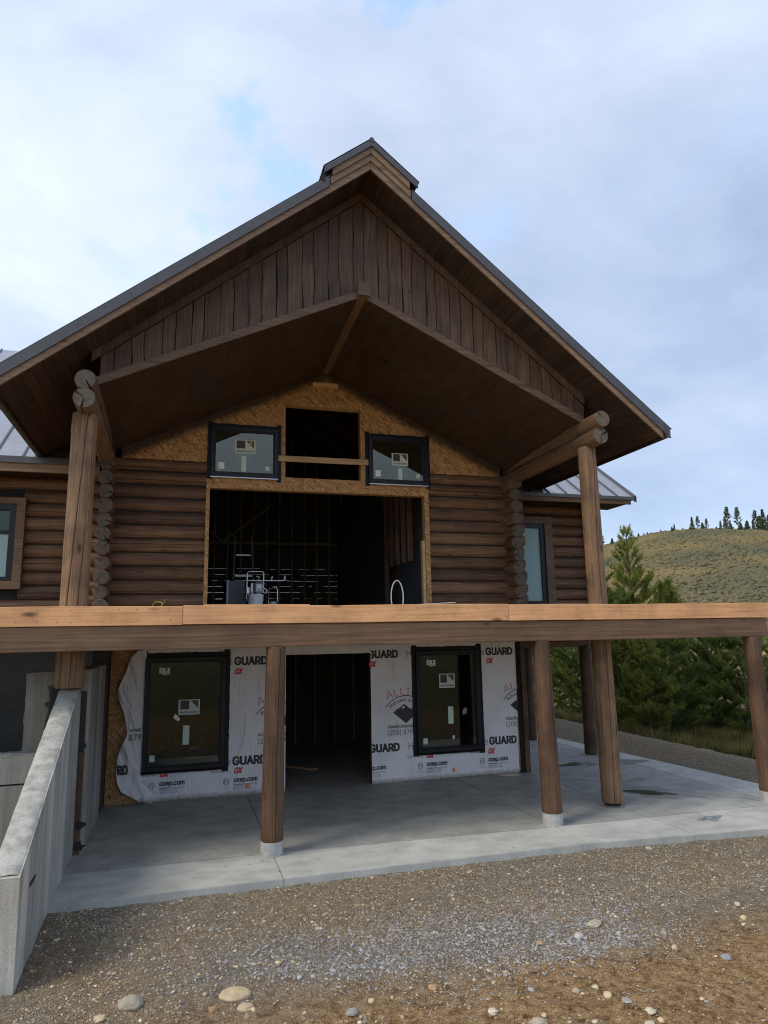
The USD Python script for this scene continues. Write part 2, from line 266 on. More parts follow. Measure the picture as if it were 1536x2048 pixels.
def osb():
    nodes = {'geo': ('geometry', {}), 'p': ('principled_bsdf', {'roughness': .65, 'specular_ior_level': .3})}; links = []
    prev = None
    cols = [((.20, .095, .034), (.40, .22, .088)), ((.27, .14, .052), (.47, .28, .12)), ((.15, .066, .024), (.36, .185, .070))]
    for i, (ang, sx) in enumerate(((.35, 1), (1.9, 1), (-.75, 1))):
        nodes.update({f'm{i}': ('mapping', {'mapping_type': 'texture', 'rotation': (0, ang, 0), 'scale': (1 / 60.0, 1 / 8.0, 1 / 11.0), 'location': (i * 3.3, 0, i)}), f'v{i}': ('voronoi_texture', {'scale': 1.0}),
            f's{i}': ('separate_color', {}), f'r{i}': ('rgb_ramp', {'ramp': [(0, cols[i][0]), (.6, cols[i][1]), (1, vscale(cols[i][1], 1.18))]})})
        links += [('geo.position', f'm{i}.vector'), (f'm{i}.vector', f'v{i}.vector'), (f'v{i}.color', f's{i}.color'), (f's{i}.r', f'r{i}.fac')]
        if prev is None: prev = f'r{i}.color'
        else:
            nodes.update({f't{i}': ('math', {'math_type': 'greater_than', 'value2': .56}), f'x{i}': ('mix', {})})
            links += [(f's{i}.g', f't{i}.value1'), (f't{i}.value', f'x{i}.fac'), (prev, f'x{i}.color1'), (f'r{i}.color', f'x{i}.color2')]; prev = f'x{i}.color'
    # brown stain that was brushed past the ceiling edge
    nodes.update({'sep': ('separate_xyz', {}), 'ax': ('math', {'math_type': 'absolute'}), 'mu': ('math', {'math_type': 'multiply_add', 'value2': .49}), 'nz': ('noise_texture', {'scale': 7.0, 'detail': 4.0}), 'ad': ('math', {'math_type': 'multiply_add', 'value2': .16}),
        'mr': ('map_range', {'range_type': 'smoothstep', 'from_min': 7.20, 'from_max': 7.42, 'to_min': 0.0, 'to_max': .93}), 'st': ('mix', {'color2': (.022, .014, .009)}),
        'bp': ('bump', {'strength': .3, 'distance': .004})})
    links += [('geo.position', 'sep.vector'), ('sep.x', 'ax.value1'), ('ax.value', 'mu.value1'), ('sep.z', 'mu.value3'), ('geo.position', 'nz.vector'), ('nz.fac', 'ad.value1'), ('mu.value', 'ad.value3'), ('ad.value', 'mr.value'), ('mr.result', 'st.fac'),
        (prev, 'st.color1'), ('st.color', 'p.base_color'), ('v0.distance', 'bp.height'), ('bp.normal', 'p.normal')]
    MAT(stage, L + 'osb', nodes, links, surface='p.BSDF')
osb()
def wrap_mat():
    MAT(stage, L + 'house_wrap', {'geo': ('geometry', {}), 'mp': ('mapping', {'rotation': (0, .35, 0), 'scale': (11, 9, 2.2)}), 'n': ('noise_texture', {'scale': 1.0, 'detail': 6.0, 'distortion': 1.8}), 'n2': ('noise_texture', {'scale': 1.3, 'detail': 4.0}),
        'r': ('rgb_ramp', {'ramp': [(.3, (.60, .58, .585)), (.65, (.74, .72, .73))]}), 'b': ('bump', {'strength': .75, 'distance': .035}), 'sep': ('separate_xyz', {}),
        'nd': ('noise_texture', {'scale': 22.0, 'detail': 4.0}), 'ma': ('math', {'math_type': 'multiply_add', 'value2': -.12}), 'mr': ('map_range', {'from_min': -.05, 'from_max': .03, 'to_min': 1.0, 'to_max': 0.0, 'clamp': True}), 'mud': ('mix', {'color2': (.30, .27, .23)}),
        'p': ('principled_bsdf', {'roughness': .55, 'specular_ior_level': .3})},
        [('geo.position', 'mp.vector'), ('mp.vector', 'n.vector'), ('geo.position', 'n2.vector'), ('n2.fac', 'r.fac'), ('n.fac', 'b.height'), ('b.normal', 'p.normal'), ('geo.position', 'sep.vector'), ('geo.position', 'nd.vector'),
         ('nd.fac', 'ma.value1'), ('sep.z', 'ma.value3'), ('ma.value', 'mr.value'), ('mr.result', 'mud.fac'), ('r.color', 'mud.color1'), ('mud.color', 'p.base_color')], surface='p.BSDF')
wrap_mat()
def glass(name, tint=(.82, .86, .85), ior=1.75, gloss=.0, film=None, gc=(.92, .97, .93)):
    nodes = {'fr': ('fresnel', {'IOR': ior}), 't': ('transparent_bsdf', {'color': tint}), 'g': ('glossy_bsdf', {'color': gc, 'roughness': gloss}), 'm': ('mix_closure', {})}
    links = [('fr.fac', 'm.fac'), ('t.BSDF', 'm.closure1'), ('g.BSDF', 'm.closure2')]; out = 'm.closure'
    if film:
        nodes.update({'d': ('diffuse_bsdf', {'color': film}), 'm2': ('mix_closure', {'fac': .62})}); links += [('m.closure', 'm2.closure1'), ('d.BSDF', 'm2.closure2')]; out = 'm2.closure'
    MAT(stage, L + name, nodes, links, surface=out)
glass('pane_glass', tint=(.50, .60, .55), ior=1.5); glass('film_reflect_glass', film=(.30, .42, .42), gloss=.08); glass('upper_glass', ior=1.85, gc=(.84, .79, .63))  # diffuse teal adds painted sky reflection to the covered panes
def concrete(name, lo, hi, stain=.7, streak=False, rough=.8, wet=False):
    nodes = {'geo': ('geometry', {}), 'n1': ('noise_texture', {'scale': 1.1, 'detail': 7.0, 'roughness': .6}), 'r': ('rgb_ramp', {'ramp': [(.3, lo), (.7, hi)]}),
        'ms': ('mapping', {'scale': (7, 7, .35) if streak else (2.6, 3.4, 1.0)}), 'n2': ('noise_texture', {'scale': 1.0, 'detail': 6.0, 'roughness': .65}), 'r2': ('rgb_ramp', {'ramp': [(.35, (stain,) * 3), (.6, (1.0,) * 3)]}), 'm': ('mix', {'mix_type': 'multiply', 'fac': 1.0}),
        'n3': ('noise_texture', {'scale': 90.0, 'detail': 3.0}), 'r3': ('rgb_ramp', {'ramp': [(.3, (.80,) * 3), (.6, (1.06,) * 3)]}), 'm2': ('mix', {'mix_type': 'multiply', 'fac': 1.0}),
        'vo': ('voronoi_texture', {'scale': 26.0}), 'rv': ('rgb_ramp', {'ramp': [(.0, (.35,) * 3), (.07, (.5,) * 3), (.10, (1,) * 3)]}), 'm3': ('mix', {'mix_type': 'multiply', 'fac': .8 if streak else .0}),
        'b': ('bump', {'strength': .25, 'distance': .006}), 'p': ('principled_bsdf', {'roughness': rough, 'specular_ior_level': .35})}
    links = [('geo.position', 'n1.vector'), ('n1.fac', 'r.fac'), ('geo.position', 'ms.vector'), ('ms.vector', 'n2.vector'), ('n2.fac', 'r2.fac'), ('r.color', 'm.color1'), ('r2.color', 'm.color2'),
        ('geo.position', 'n3.vector'), ('n3.fac', 'r3.fac'), ('m.color', 'm2.color1'), ('r3.color', 'm2.color2'), ('geo.position', 'vo.vector'), ('vo.distance', 'rv.fac'), ('m2.color', 'm3.color1'), ('rv.color', 'm3.color2'),
        ('n3.fac', 'b.height'), ('b.normal', 'p.normal'), ('m3.color', 'm4.color1'), ('obj.random', 'ov.value'), ('ov.result', 'm4.color2'), ('m4.color', 'p.base_color')]
    nodes.update({'obj': ('object_info', {}), 'ov': ('map_range', {'to_min': .72 if streak else .95, 'to_max': 1.10 if streak else 1.04}), 'm4': ('mix', {'mix_type': 'multiply', 'fac': 1.0})})
    MAT(stage, L + name, nodes, links, surface='p.BSDF')
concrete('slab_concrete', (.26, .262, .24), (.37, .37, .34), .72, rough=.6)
concrete('slab_open_lit', (.345, .35, .325), (.46, .46, .43), .76, rough=.7)  # lighter pour, with open daylight outside the deck cover put into its colour
concrete('wall_concrete', (.34, .325, .28), (.50, .485, .44), .62, True)
concrete('wall_top', (.29, .29, .265), (.43, .425, .39), .58, True)
concrete('old_concrete', (.27, .265, .235), (.40, .385, .345), .65, True)
concrete('stub_concrete', (.16, .155, .13), (.25, .24, .21), .6, True)
plain('puddle_water', (.06, .062, .06), .03, noise=(4, .7, 1.2), spec=.6)
plain('damp_stain', (.17, .17, .16), .35, noise=(6, .8, 1.15))
def ground_mat():
    nodes = {'geo': ('geometry', {}), 'n1': ('noise_texture', {'scale': .75, 'detail': 6.0, 'roughness': .6, 'distortion': .6}), 'n2': ('noise_texture', {'scale': 11.0, 'detail': 9.0, 'roughness': .82}),
        'tan': ('rgb_ramp', {'ramp': [(.28, (.145, .103, .063)), (.5, (.32, .235, .145)), (.72, (.48, .365, .235))]}),
        'grey': ('rgb_ramp', {'ramp': [(.28, (.125, .102, .075)), (.5, (.27, .228, .17)), (.74, (.43, .37, .285))]}),
        'ma': ('rgb_ramp', {'ramp': [(.46, (0,) * 3), (.62, (1,) * 3)]}), 'mx': ('mix', {}), 'sep': ('separate_xyz', {}),
        # bare orange soil towards the road (y < -6.6)
        'wy': ('math', {'math_type': 'multiply_add', 'value2': 1.5}), 'my': ('map_range', {'from_min': -6.0, 'from_max': -5.3, 'to_min': 1.0, 'to_max': 0.0, 'clamp': True}), 'mo': ('mix', {}),
        'soil': ('rgb_ramp', {'ramp': [(.36, (.10, .048, .020)), (.5, (.40, .245, .118)), (.64, (.58, .41, .23))]}),
        'v': ('voronoi_texture', {'scale': 105.0}), 'rv': ('rgb_ramp', {'ramp': [(0, (.55,) * 3), (.5, (1.0,) * 3), (1, (1.35,) * 3)]}), 'sv': ('separate_color', {}), 'mv': ('mix', {'mix_type': 'multiply', 'fac': .85}),
        'far': ('vector_math', {'math_type': 'length'}), 'fr': ('map_range', {'from_min': 13.0, 'from_max': 17.0, 'clamp': True}), 'n4': ('noise_texture', {'scale': .4, 'detail': 7.0, 'roughness': .7}), 'gr': ('rgb_ramp', {'ramp': [(.3, (.085, .080, .035)), (.55, (.22, .175, .085)), (.75, (.30, .24, .125))]}), 'mf': ('mix', {}),
        'b': ('bump', {'strength': 1.0, 'distance': .03}), 'p': ('principled_bsdf', {'roughness': .95, 'specular_ior_level': .15})}
    links = [('geo.position', 'n1.vector'), ('geo.position', 'n2.vector'), ('n2.fac', 'tan.fac'), ('n2.fac', 'grey.fac'), ('n2.fac', 'soil.fac'), ('n1.fac', 'ma.fac'), ('ma.color', 'mx.fac'), ('grey.color', 'mx.color1'), ('tan.color', 'mx.color2'),
        ('geo.position', 'sep.vector'), ('n1.fac', 'wy.value1'), ('sep.y', 'wy.value3'), ('wy.value', 'my.value'), ('my.result', 'mo.fac'), ('mx.color', 'mo.color1'), ('soil.color', 'mo.color2'),
        ('geo.position', 'v.vector'), ('v.color', 'sv.color'), ('sv.r', 'rv.fac'), ('mo.color', 'mv.color1'), ('rv.color', 'mv.color2'), ('geo.position', 'far.vector1'), ('far.value', 'fr.value'), ('geo.position', 'n4.vector'), ('n4.fac', 'gr.fac'), ('fr.result', 'mf.fac'),
        ('mv.color', 'mf.color1'), ('gr.color', 'mf.color2'), ('v.distance', 'b.height'), ('b.normal', 'p.normal'), ('mf.color', 'p.base_color')]
    MAT(stage, L + 'ground_soil', nodes, links, surface='p.BSDF')
ground_mat()
def hill_mat():
    MAT(stage, L + 'hill_cover', {'geo': ('geometry', {}), 'n1': ('noise_texture', {'scale': .9, 'detail': 8.0, 'roughness': .75}), 'r': ('rgb_ramp', {'ramp': [(.3, (.13, .10, .055)), (.5, (.22, .172, .10)), (.7, (.31, .25, .155))]}),
        'n2': ('noise_texture', {'scale': .035, 'detail': 4.0}), 'r2': ('rgb_ramp', {'ramp': [(.35, (.75, .82, .72)), (.6, (1.08, 1.0, .92))]}), 'm': ('mix', {'mix_type': 'multiply', 'fac': 1.0}), 'p': ('principled_bsdf', {'roughness': 1.0, 'specular_ior_level': .05})},
        [('geo.position', 'n1.vector'), ('n1.fac', 'r.fac'), ('geo.position', 'n2.vector'), ('n2.fac', 'r2.fac'), ('r.color', 'm.color1'), ('r2.color', 'm.color2'), ('m.color', 'p.base_color')], surface='p.BSDF')
hill_mat()
MAT(stage, L + 'sage_cover', {'geo': ('geometry', {}), 'o': ('object_info', {}), 'n': ('noise_texture', {'scale': 5.0, 'detail': 6.0, 'roughness': .75}), 'r': ('rgb_ramp', {'ramp': [(.3, (.07, .066, .04)), (.55, (.165, .15, .095)), (.75, (.25, .23, .155))]}),
    'n2': ('noise_texture', {'scale': .05, 'detail': 4.0}), 'r2': ('rgb_ramp', {'ramp': [(.35, (.62, .70, .72)), (.62, (1.15, 1.0, .82))]}), 'm': ('mix', {'mix_type': 'multiply', 'fac': 1.0}), 'p': ('principled_bsdf', {'roughness': 1.0, 'specular_ior_level': .0})},
    [('geo.position', 'n.vector'), ('n.fac', 'r.fac'), ('geo.position', 'n2.vector'), ('n2.fac', 'r2.fac'), ('r.color', 'm.color1'), ('r2.color', 'm.color2'), ('m.color', 'p.base_color')], surface='p.BSDF')
def leaf(name, lo, hi, trans=.25):
    MAT(stage, L + name, {'geo': ('geometry', {}), 'mr': ('rgb_ramp', {'ramp': [(0, lo), (1, hi)]}), 'n': ('noise_texture', {'scale': 1.7, 'detail': 3.0}), 'rn': ('rgb_ramp', {'ramp': [(.35, (.55, .6, .55)), (.65, (1.25, 1.2, 1.0))]}), 'm': ('mix', {'mix_type': 'multiply', 'fac': 1.0}),
        'o': ('object_info', {}), 'ov': ('map_range', {'to_min': .78, 'to_max': 1.2}), 'm2': ('mix', {'mix_type': 'multiply', 'fac': 1.0}),
        'd': ('diffuse_bsdf', {}), 't': ('translucent_bsdf', {}), 'x': ('mix_closure', {'fac': trans})},
        [('geo.random_per_island', 'mr.fac'), ('geo.position', 'n.vector'), ('n.fac', 'rn.fac'), ('mr.color', 'm.color1'), ('rn.color', 'm.color2'), ('o.random', 'ov.value'), ('m.color', 'm2.color1'), ('ov.result', 'm2.color2'), ('m2.color', 'd.color'), ('m2.color', 't.color'), ('d.BSDF', 'x.closure1'), ('t.BSDF', 'x.closure2')], surface='x.closure')
leaf('pine_needles', (.23, .26, .07), (.50, .52, .19), .5); leaf('pine_needles_dark', (.15, .20, .065), (.35, .41, .14), .5); leaf('far_needles', (.17, .205, .15), (.32, .36, .26), .4)
leaf('sage_leaf', (.17, .155, .10), (.46, .42, .30), .3); leaf('dry_grass', (.16, .13, .06), (.36, .29, .15), .2); leaf('shrub_leaf', (.035, .07, .02), (.10, .15, .05))
def stone_mat(name, a, b, s=14):
    MAT(stage, L + name, {'geo': ('geometry', {}), 'o': ('object_info', {}), 'n': ('noise_texture', {'scale': float(s), 'detail': 5.0, 'roughness': .7}), 'r': ('rgb_ramp', {'ramp': [(.3, a), (.7, b)]}), 'ov': ('map_range', {'to_min': .65, 'to_max': 1.3}), 'm': ('mix', {'mix_type': 'multiply', 'fac': 1.0}),
        'b': ('bump', {'strength': .25, 'distance': .01}), 'p': ('principled_bsdf', {'roughness': .85, 'specular_ior_level': .25})},
        [('geo.position', 'n.vector'), ('n.fac', 'r.fac'), ('o.random', 'ov.value'), ('r.color', 'm.color1'), ('ov.result', 'm.color2'), ('n.fac', 'b.height'), ('b.normal', 'p.normal'), ('m.color', 'p.base_color')], surface='p.BSDF')
stone_mat('stone_tan', (.30, .225, .14), (.50, .40, .265)); stone_mat('stone_grey', (.19, .182, .165), (.36, .345, .315)); stone_mat('stone_blue', (.165, .170, .178), (.33, .336, .345)); stone_mat('stone_pale', (.32, .275, .205), (.48, .43, .335)); stone_mat('stone_brown', (.18, .135, .088), (.36, .275, .18)); stone_mat('stone_rust', (.24, .145, .085), (.40, .26, .155))

# ================================================================== GROUND
def ground_z(x, y):
    x, y = np.broadcast_arrays(np.asarray(x, float), np.asarray(y, float))
    q = np.stack([x, y, x * 0], -1)
    z = -.075 - .075 * np.clip((-4.3 - y) / 2.0, 0, 1) - .05 * np.clip((-7 - y) / 4, 0, 1)
    z = z + (.05 + .11 * np.clip((-6.2 - y) / 1.0, 0, 1)) * (meshkit.fbm(q * [1.1, 1.6, 1], 4, 3) - .5) * np.clip((-4.2 - y) / .6, .15, 1) + .034 * (meshkit.fbm(q * 5, 3, 5) - .5)
    t = np.clip((x - 6.6) / .9, 0, 1) * np.clip((9.3 - x) / 1.6, 0, 1) * np.clip((y + 5.5) / 2, 0, 1)
    z = z + .17 * t
    z = z - .35 * np.clip((x - 8.2) / 2.0, 0, 1) * np.clip((y + 6) / 3, 0, 1)
    far = np.hypot(x, y)
    return z - .6 * np.clip((far - 20) / 60, 0, 1) + .25 * (meshkit.fbm(q * .11, 3, 9) - .5) * np.clip((far - 9) / 12, 0, 1)
def axis_pts(a, b, h, far):
    core = np.arange(a, b + h / 2, h); k = np.geomspace(h * 1.4, far, 46)
    return np.r_[a - k[::-1], core, b + k]
gx, gy = axis_pts(-4.6, 10.5, .05, 1600), axis_pts(-9.2, 1.0, .05, 1600)
GX, GY = np.meshgrid(gx, gy, indexing='ij'); GZ = ground_z(GX, GY)
nx, ny = len(gx), len(gy); idx = np.arange(nx * ny).reshape(nx, ny)
quads = np.stack([idx[:-1, :-1], idx[1:, :-1], idx[1:, 1:], idx[:-1, 1:]], -1).reshape(-1, 4)
put('ground', (np.c_[GX.ravel(), GY.ravel(), GZ.ravel()], quads), 'ground_soil', smooth=True, kind='structure', label='tan and grey gravelly dirt ground in front of the house')

# hill behind the trees on the right: heights follow the skyline as seen from the yard
AZ = [-60, 0, 20, 28, 34, 36.4, 38.1, 40.6, 43, 45.8, 55, 70, 90]; EL = [1.0, 2.2, 4.6, 5.9, 6.6, 7.03, 7.38, 7.46, 7.28, 6.9, 5.6, 4.0, 2.0]
CREST = 235.0
def hill_z(az, rad):
    el = np.interp(az, AZ, EL); top = 2.5 + CREST * np.tan(np.radians(el))
    t = np.clip((rad - 85) / (CREST - 85), 0, 1)
    z = -2.2 + (top + 2.2) * (t * (1.25 - .25 * t))
    z = np.where(rad > CREST, top - (rad - CREST) * .10 - (rad - CREST) ** 2 * .0004, z)
    q = np.stack([np.radians(az) * rad / 26, rad / 26, az * 0], -1)
    return z + (meshkit.fbm(q, 4, 21) - .5) * 2.4 * np.clip((rad - 85) / 60, 0, 1) * np.clip((CREST + 5 - rad) / 60, .15, 1)
az = np.linspace(-60, 90, 380); rd = np.r_[np.linspace(60, CREST, 110), np.linspace(CREST + 4, 420, 24)]
A, Rr = np.meshgrid(az, rd, indexing='ij'); Z = hill_z(A, Rr)
HX, HY = EYE[0] + np.sin(np.radians(A)) * Rr, EYE[1] + np.cos(np.radians(A)) * Rr
idx = np.arange(A.size).reshape(A.shape); quads = np.stack([idx[:-1, :-1], idx[:-1, 1:], idx[1:, 1:], idx[1:, :-1]], -1).reshape(-1, 4)
put('hill', (np.c_[HX.ravel(), HY.ravel(), Z.ravel()], quads), 'hill_cover', smooth=True, kind='structure', label='rounded sagebrush covered hill on the right horizon')

# ================================================================== PATIO
def patio():
    P = xf('patio', kind='structure', label='grey concrete patio slab with saw joints under the deck')
    front = lambda x: np.interp(x, [-3.6, 2.4, 3.75, 5.7, 7.2], [-4.2, -4.21, -4.34, -4.52, -4.66])
    pour = lambda x: np.interp(x, [-3.7, -1.4, 2.3, 7.2], [-3.27, -3.27, -3.42, -3.5])
    right = lambda y: np.interp(y, [-4.7, -2.4, 4.8, 6.0], [6.95, 6.80, 6.31, 6.24])
    g = .004; xs = [-3.62, -1.33, 2.34, 3.77, 6.02]
    j = {2.34: (2.30, 2.375)}
    def panel(poly, mat):
        poly = poly.buffer(-.003, join_style=2)
        b = prism_xy(poly.buffer(-.006, join_style=2), -.006, 0); s = prism_xy(poly, -.14, -.006)
        put('slab_panel', cat([b, s]), mat, P)
    for i in range(4):
        a, b = xs[i], xs[i + 1]; n = np.linspace(a, b, 6)
        panel(Polygon([(x, front(x)) for x in n] + [(x, pour(x)) for x in n[::-1]]), 'slab_open_lit')
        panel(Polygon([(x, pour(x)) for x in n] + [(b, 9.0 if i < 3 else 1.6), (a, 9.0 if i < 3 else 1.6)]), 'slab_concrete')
    n = np.linspace(6.02, 6.9, 4); panel(Polygon([(6.02, front(6.02)), (6.96, front(6.96)), (right(-3.4), -3.45), (6.02, pour(6.02))]), 'slab_open_lit')
    panel(Polygon([(6.02, pour(6.02)), (right(-3.4), -3.45), (right(1.6), 1.6), (6.02, 1.6)]), 'slab_open_lit')
    panel(Polygon([(3.77, 1.6), (6.02, 1.6), (6.02, 6.0), (3.77, 6.0)]), 'slab_concrete'); panel(Polygon([(6.02, 1.6), (right(1.6), 1.6), (right(6.), 6.0), (6.02, 6.0)]), 'slab_open_lit')
    put('joint_bed', bx(-3.6, 6.2, -4.1, 6.0, -.15, -.02), 'gap_black', P)
    # hairline crack running diagonally across the open corner
    c = np.array([(3.9, -.35), (4.36, -1.05), (4.72, -1.6), (5.3, -2.35), (5.95, -3.3)]); t = np.linspace(0, 4, 40); k = np.c_[np.interp(t, range(5), c[:, 0]), np.interp(t, range(5), c[:, 1])]
    k[:, 0] += .03 * (meshkit.noise(np.c_[t * 3, t * 0, t * 0]) - .5); w = .004
    put('crack', prism_xy(Polygon(list(k + [w, 0]) + list((k - [w, 0])[::-1])), .0005, .0014), 'gap_black', P)
    def blob(cx, cy, a, b, rot, seed, amp=.6):
        t = np.linspace(0, 2 * np.pi, 60, endpoint=False); r = 1 + amp * 2 * (meshkit.fbm(np.c_[np.cos(t) * 1.6 + seed, np.sin(t) * 1.6, t * 0], 3, seed) - .5)
        x, y = a * r * np.cos(t), b * r * np.sin(t); c, s = math.cos(rot), math.sin(rot)
        return Polygon(np.c_[cx + x * c - y * s, cy + x * s + y * c])
    for q in ((4.78, -2.30, .50, .22, -.6, 3), (4.48, -3.78, .15, .07, .25, 5), (4.9, .30, .35, .2, .3, 8), (6.1, .15, .3, .14, 0, 9), (5.05, -1.35, .18, .07, .3, 12)):
        put('damp_patch', prism_xy(blob(*q[:2], q[2] * 1.35, q[3] * 1.5, *q[4:], .75), .0006, .0022), 'damp_stain', P)
    for q, l in (((4.70, -2.22, .40, .14, -.6, 3), 'long dark puddle on the patio right of the tall roof post'), ((4.47, -3.78, .12, .045, .25, 5), 'small round puddle near the front edge of the patio'), ((4.85, .30, .28, .13, .3, 8), 'puddle behind the tall roof post on the patio')):
        put('puddle', prism_xy(blob(*q), .0024, .0046), 'puddle_water', label=l, cat='puddle')
patio()
def debris():
    rng = np.random.default_rng(19); out = []
    for k in range(260):
        x, y = rng.uniform(-3.4, 6.6), -4.1 + 4.0 * rng.random(); 
        if rng.random() < .3: x, y = rng.uniform(3.9, 6.3), rng.uniform(-4, 4)
        m = trimesh.creation.icosphere(subdivisions=0); m.apply_scale(rng.uniform(.004, .011)); m.vertices *= [1, rng.uniform(.5, 1.5), .4]; m.apply_translation((x, y, .003)); out.append(m)
    put('debris', cat(out[:170]), 'stone_brown', label='dark crumbs of dirt and chips scattered over the patio', cat='debris', kind='stuff'); put('debris', cat(out[170:]), 'stone_pale', label='white flecks of plaster scattered over the patio', cat='debris', kind='stuff')

# ================================================================== CONCRETE WALLS
def concrete_walls():
    # sloping wing wall
    w = xf('wing_wall', label='sloping bare concrete wing wall left of the patio', cat='retaining wall')
    prof = [(-5.62, -.5), (-5.66, .70), (-5.40, .80), (-2.72, 1.93), (-2.55, 1.93), (-2.55, -.5)]
    c = .02; x0, x1 = -3.845, -3.62
    body = prism_yz(Polygon(prof), x0, x1)
    put('wall_body', body, 'wall_concrete', w)
    cap = np.array([(-5.64, .715), (-5.40, .818), (-2.70, 1.955), (-2.55, 1.955)])
    n = 70; t = np.linspace(0, 1, n); cy_ = np.interp(t, [0, .08, .96, 1], cap[:, 0]); cz_ = np.interp(t, [0, .08, .96, 1], cap[:, 1])
    V = []
    for i in range(n):
        for k, (xx, dz) in enumerate(((x0 - .004, -.03), (x0 + .012, -.004), (x0 + .08, .004), (x1 - .08, .004), (x1 - .022, -.002), (x1 + .003, -.03))):
            nz = meshkit.noise(np.array([[cy_[i] * 9, k * 2.3, 1.0]]))[0] - .5
            V.append((xx + .016 * nz * (k in (0, 1)), cy_[i], cz_[i] + dz + .014 * nz))
    idx = np.arange(n * 6).reshape(n, 6); q = np.stack([idx[:-1, :-1], idx[:-1, 1:], idx[1:, 1:], idx[1:, :-1]], -1).reshape(-1, 4)[:, ::-1]
    put('wall_top', (np.array(V), q), 'wall_top', w, smooth=True)
    # form board marks: shallow vertical boards on the patio side, each its own sliver
    ys = [-5.6, -5.3, -5.05, -4.72, -4.5, -4.2, -3.9, -3.66, -3.36, -3.05, -2.8, -2.56]
    rng = random.Random(4)
    for a, b in zip(ys[:-1], ys[1:]):
        za, zb = np.interp([a, b], cap[:, 0], cap[:, 1]) - .05
        put('form_face', prism_yz(Polygon([(a + .002, -.3), (b - .002, -.3), (b - .002, zb), (a + .002, za)]), x1 - .01, x1 + .003 + rng.uniform(.0, .007)), 'wall_concrete', w)
    put('form_tie', bx(x1, x1 + .012, -5.25, -5.02, .50, .53), 'gap_black', w)
    # foundation wall behind it, tarred at the back
    f = xf('foundation_wall', label='concrete foundation return wall with black tar edge beside the loose housewrap', cat='foundation wall')
    fx = -3.52
    ys = [-2.50, -2.28, -2.0, -1.72, -1.5, -1.2, -.95, -.62]
    for a, b in zip(ys[:-1], ys[1:]): put('form_face', bx(fx - .2, fx + rng.uniform(0, .006), a + .0015, b - .0015, -.1, 2.16), 'old_concrete', f)
    put('wall_core', bx(fx - .22, fx - .008, -2.51, .02, -.1, 2.155), 'old_concrete', f)
    put('tar_band', bx(fx - .19, fx + .004, -.62, .0, -.1, 2.62), 'tar', f)
    put('expansion_strip', bx(-3.90, -3.545, -2.548, -2.515, .0, 1.18), 'post_dark', f); put('tar_joint', bx(-3.90, -3.55, -2.548, -2.515, 1.18, 1.9), 'tar_gap_black', f)  # upper black strip paints the shade of the open gap between the walls
    for z, s in ((1.25, .03), (.33, .05), (.10, .06)):
        t = np.linspace(0, 2 * np.pi, 14, endpoint=False); r = s * (1 + .5 * np.array([rng.uniform(-1, 1) for _ in t]))
        m = prism_xz(Polygon(np.c_[-3.545 + r * np.cos(t), z + r * np.sin(t)]), -2.56, -2.552); put('tar_flap', m, 'tar_gap_black', f)
    s = xf('stub_wall', label='rough edged concrete stub wall with black tar splash behind the left roof post', cat='foundation wall')
    e = [(-4.26 + .007 * rng.uniform(-1, 1), z) for z in np.linspace(.3, 2.14, 30)]
    put('wall_body', prism_xz(Polygon(e + [(-3.75, 2.15), (-3.75, .3)]), -2.45, -2.2), 'stub_concrete', s)
    sp = [(-3.98, 1.98), (-4.02, 1.97), (-4.00, 1.93), (-3.985, 1.80), (-4.04, 1.77), (-4.03, 1.73), (-3.99, 1.70), (-4.02, 1.55), (-4.04, 1.36), (-3.9, 1.33), (-3.8, 1.5), (-3.8, 2.02)]
    put('tar_splash', prism_xz(Polygon(sp), -2.455, -2.449), 'tar_gap_black', s)
    lw = xf('low_retaining_wall', label='low rough topped concrete wall at the left edge beside the wing wall', cat='retaining wall')
    n = 90; xs = np.linspace(-9, -3.95, n); top = 1.20 + .03 * (meshkit.fbm(np.c_[xs * 6, xs * 0, xs * 0], 3, 2) - .5)
    put('upper_lift', prism_xz(Polygon(list(zip(xs, top)) + [(-3.95, .875), (-9, .86)]), -2.62, -2.40), 'old_concrete', lw)
    put('lower_lift', bx(-9, -3.95, -2.635, -2.38, -.5, .855), 'old_concrete', lw)
    V, F = [], []
    for i in range(n):
        for k, yy in enumerate((-2.63, -2.58, -2.5, -2.44, -2.39)):
            V.append((xs[i], yy + .01 * (meshkit.noise(np.array([[xs[i] * 11, k, 5.0]]))[0] - .5), top[i] + .004 + .035 * (meshkit.noise(np.array([[xs[i] * 13, k * 1.7, 2.0]]))[0] - .3) - (.03 if k in (0, 4) else 0)))
    idx = np.arange(n * 5).reshape(n, 5); put('rough_top', (np.array(V), np.stack([idx[:-1, :-1], idx[1:, :-1], idx[1:, 1:], idx[:-1, 1:]], -1).reshape(-1, 4)), 'wall_top', lw)
concrete_walls()

# ================================================================== HOUSE
H = xf('log_house', label='large brown log house under construction with steep gabled porch roof', cat='house')
RS = .8085                                       # roof slope
def zroof(x, off=0.0): return 9.254 - RS * abs(x) + off
CS = .473
def zceil(x, y): return 7.53 - CS * abs(x) - .16 * (y + 2.7) / 2.7
Y1, Y2, Y3 = -3.31, -2.706, -3.33

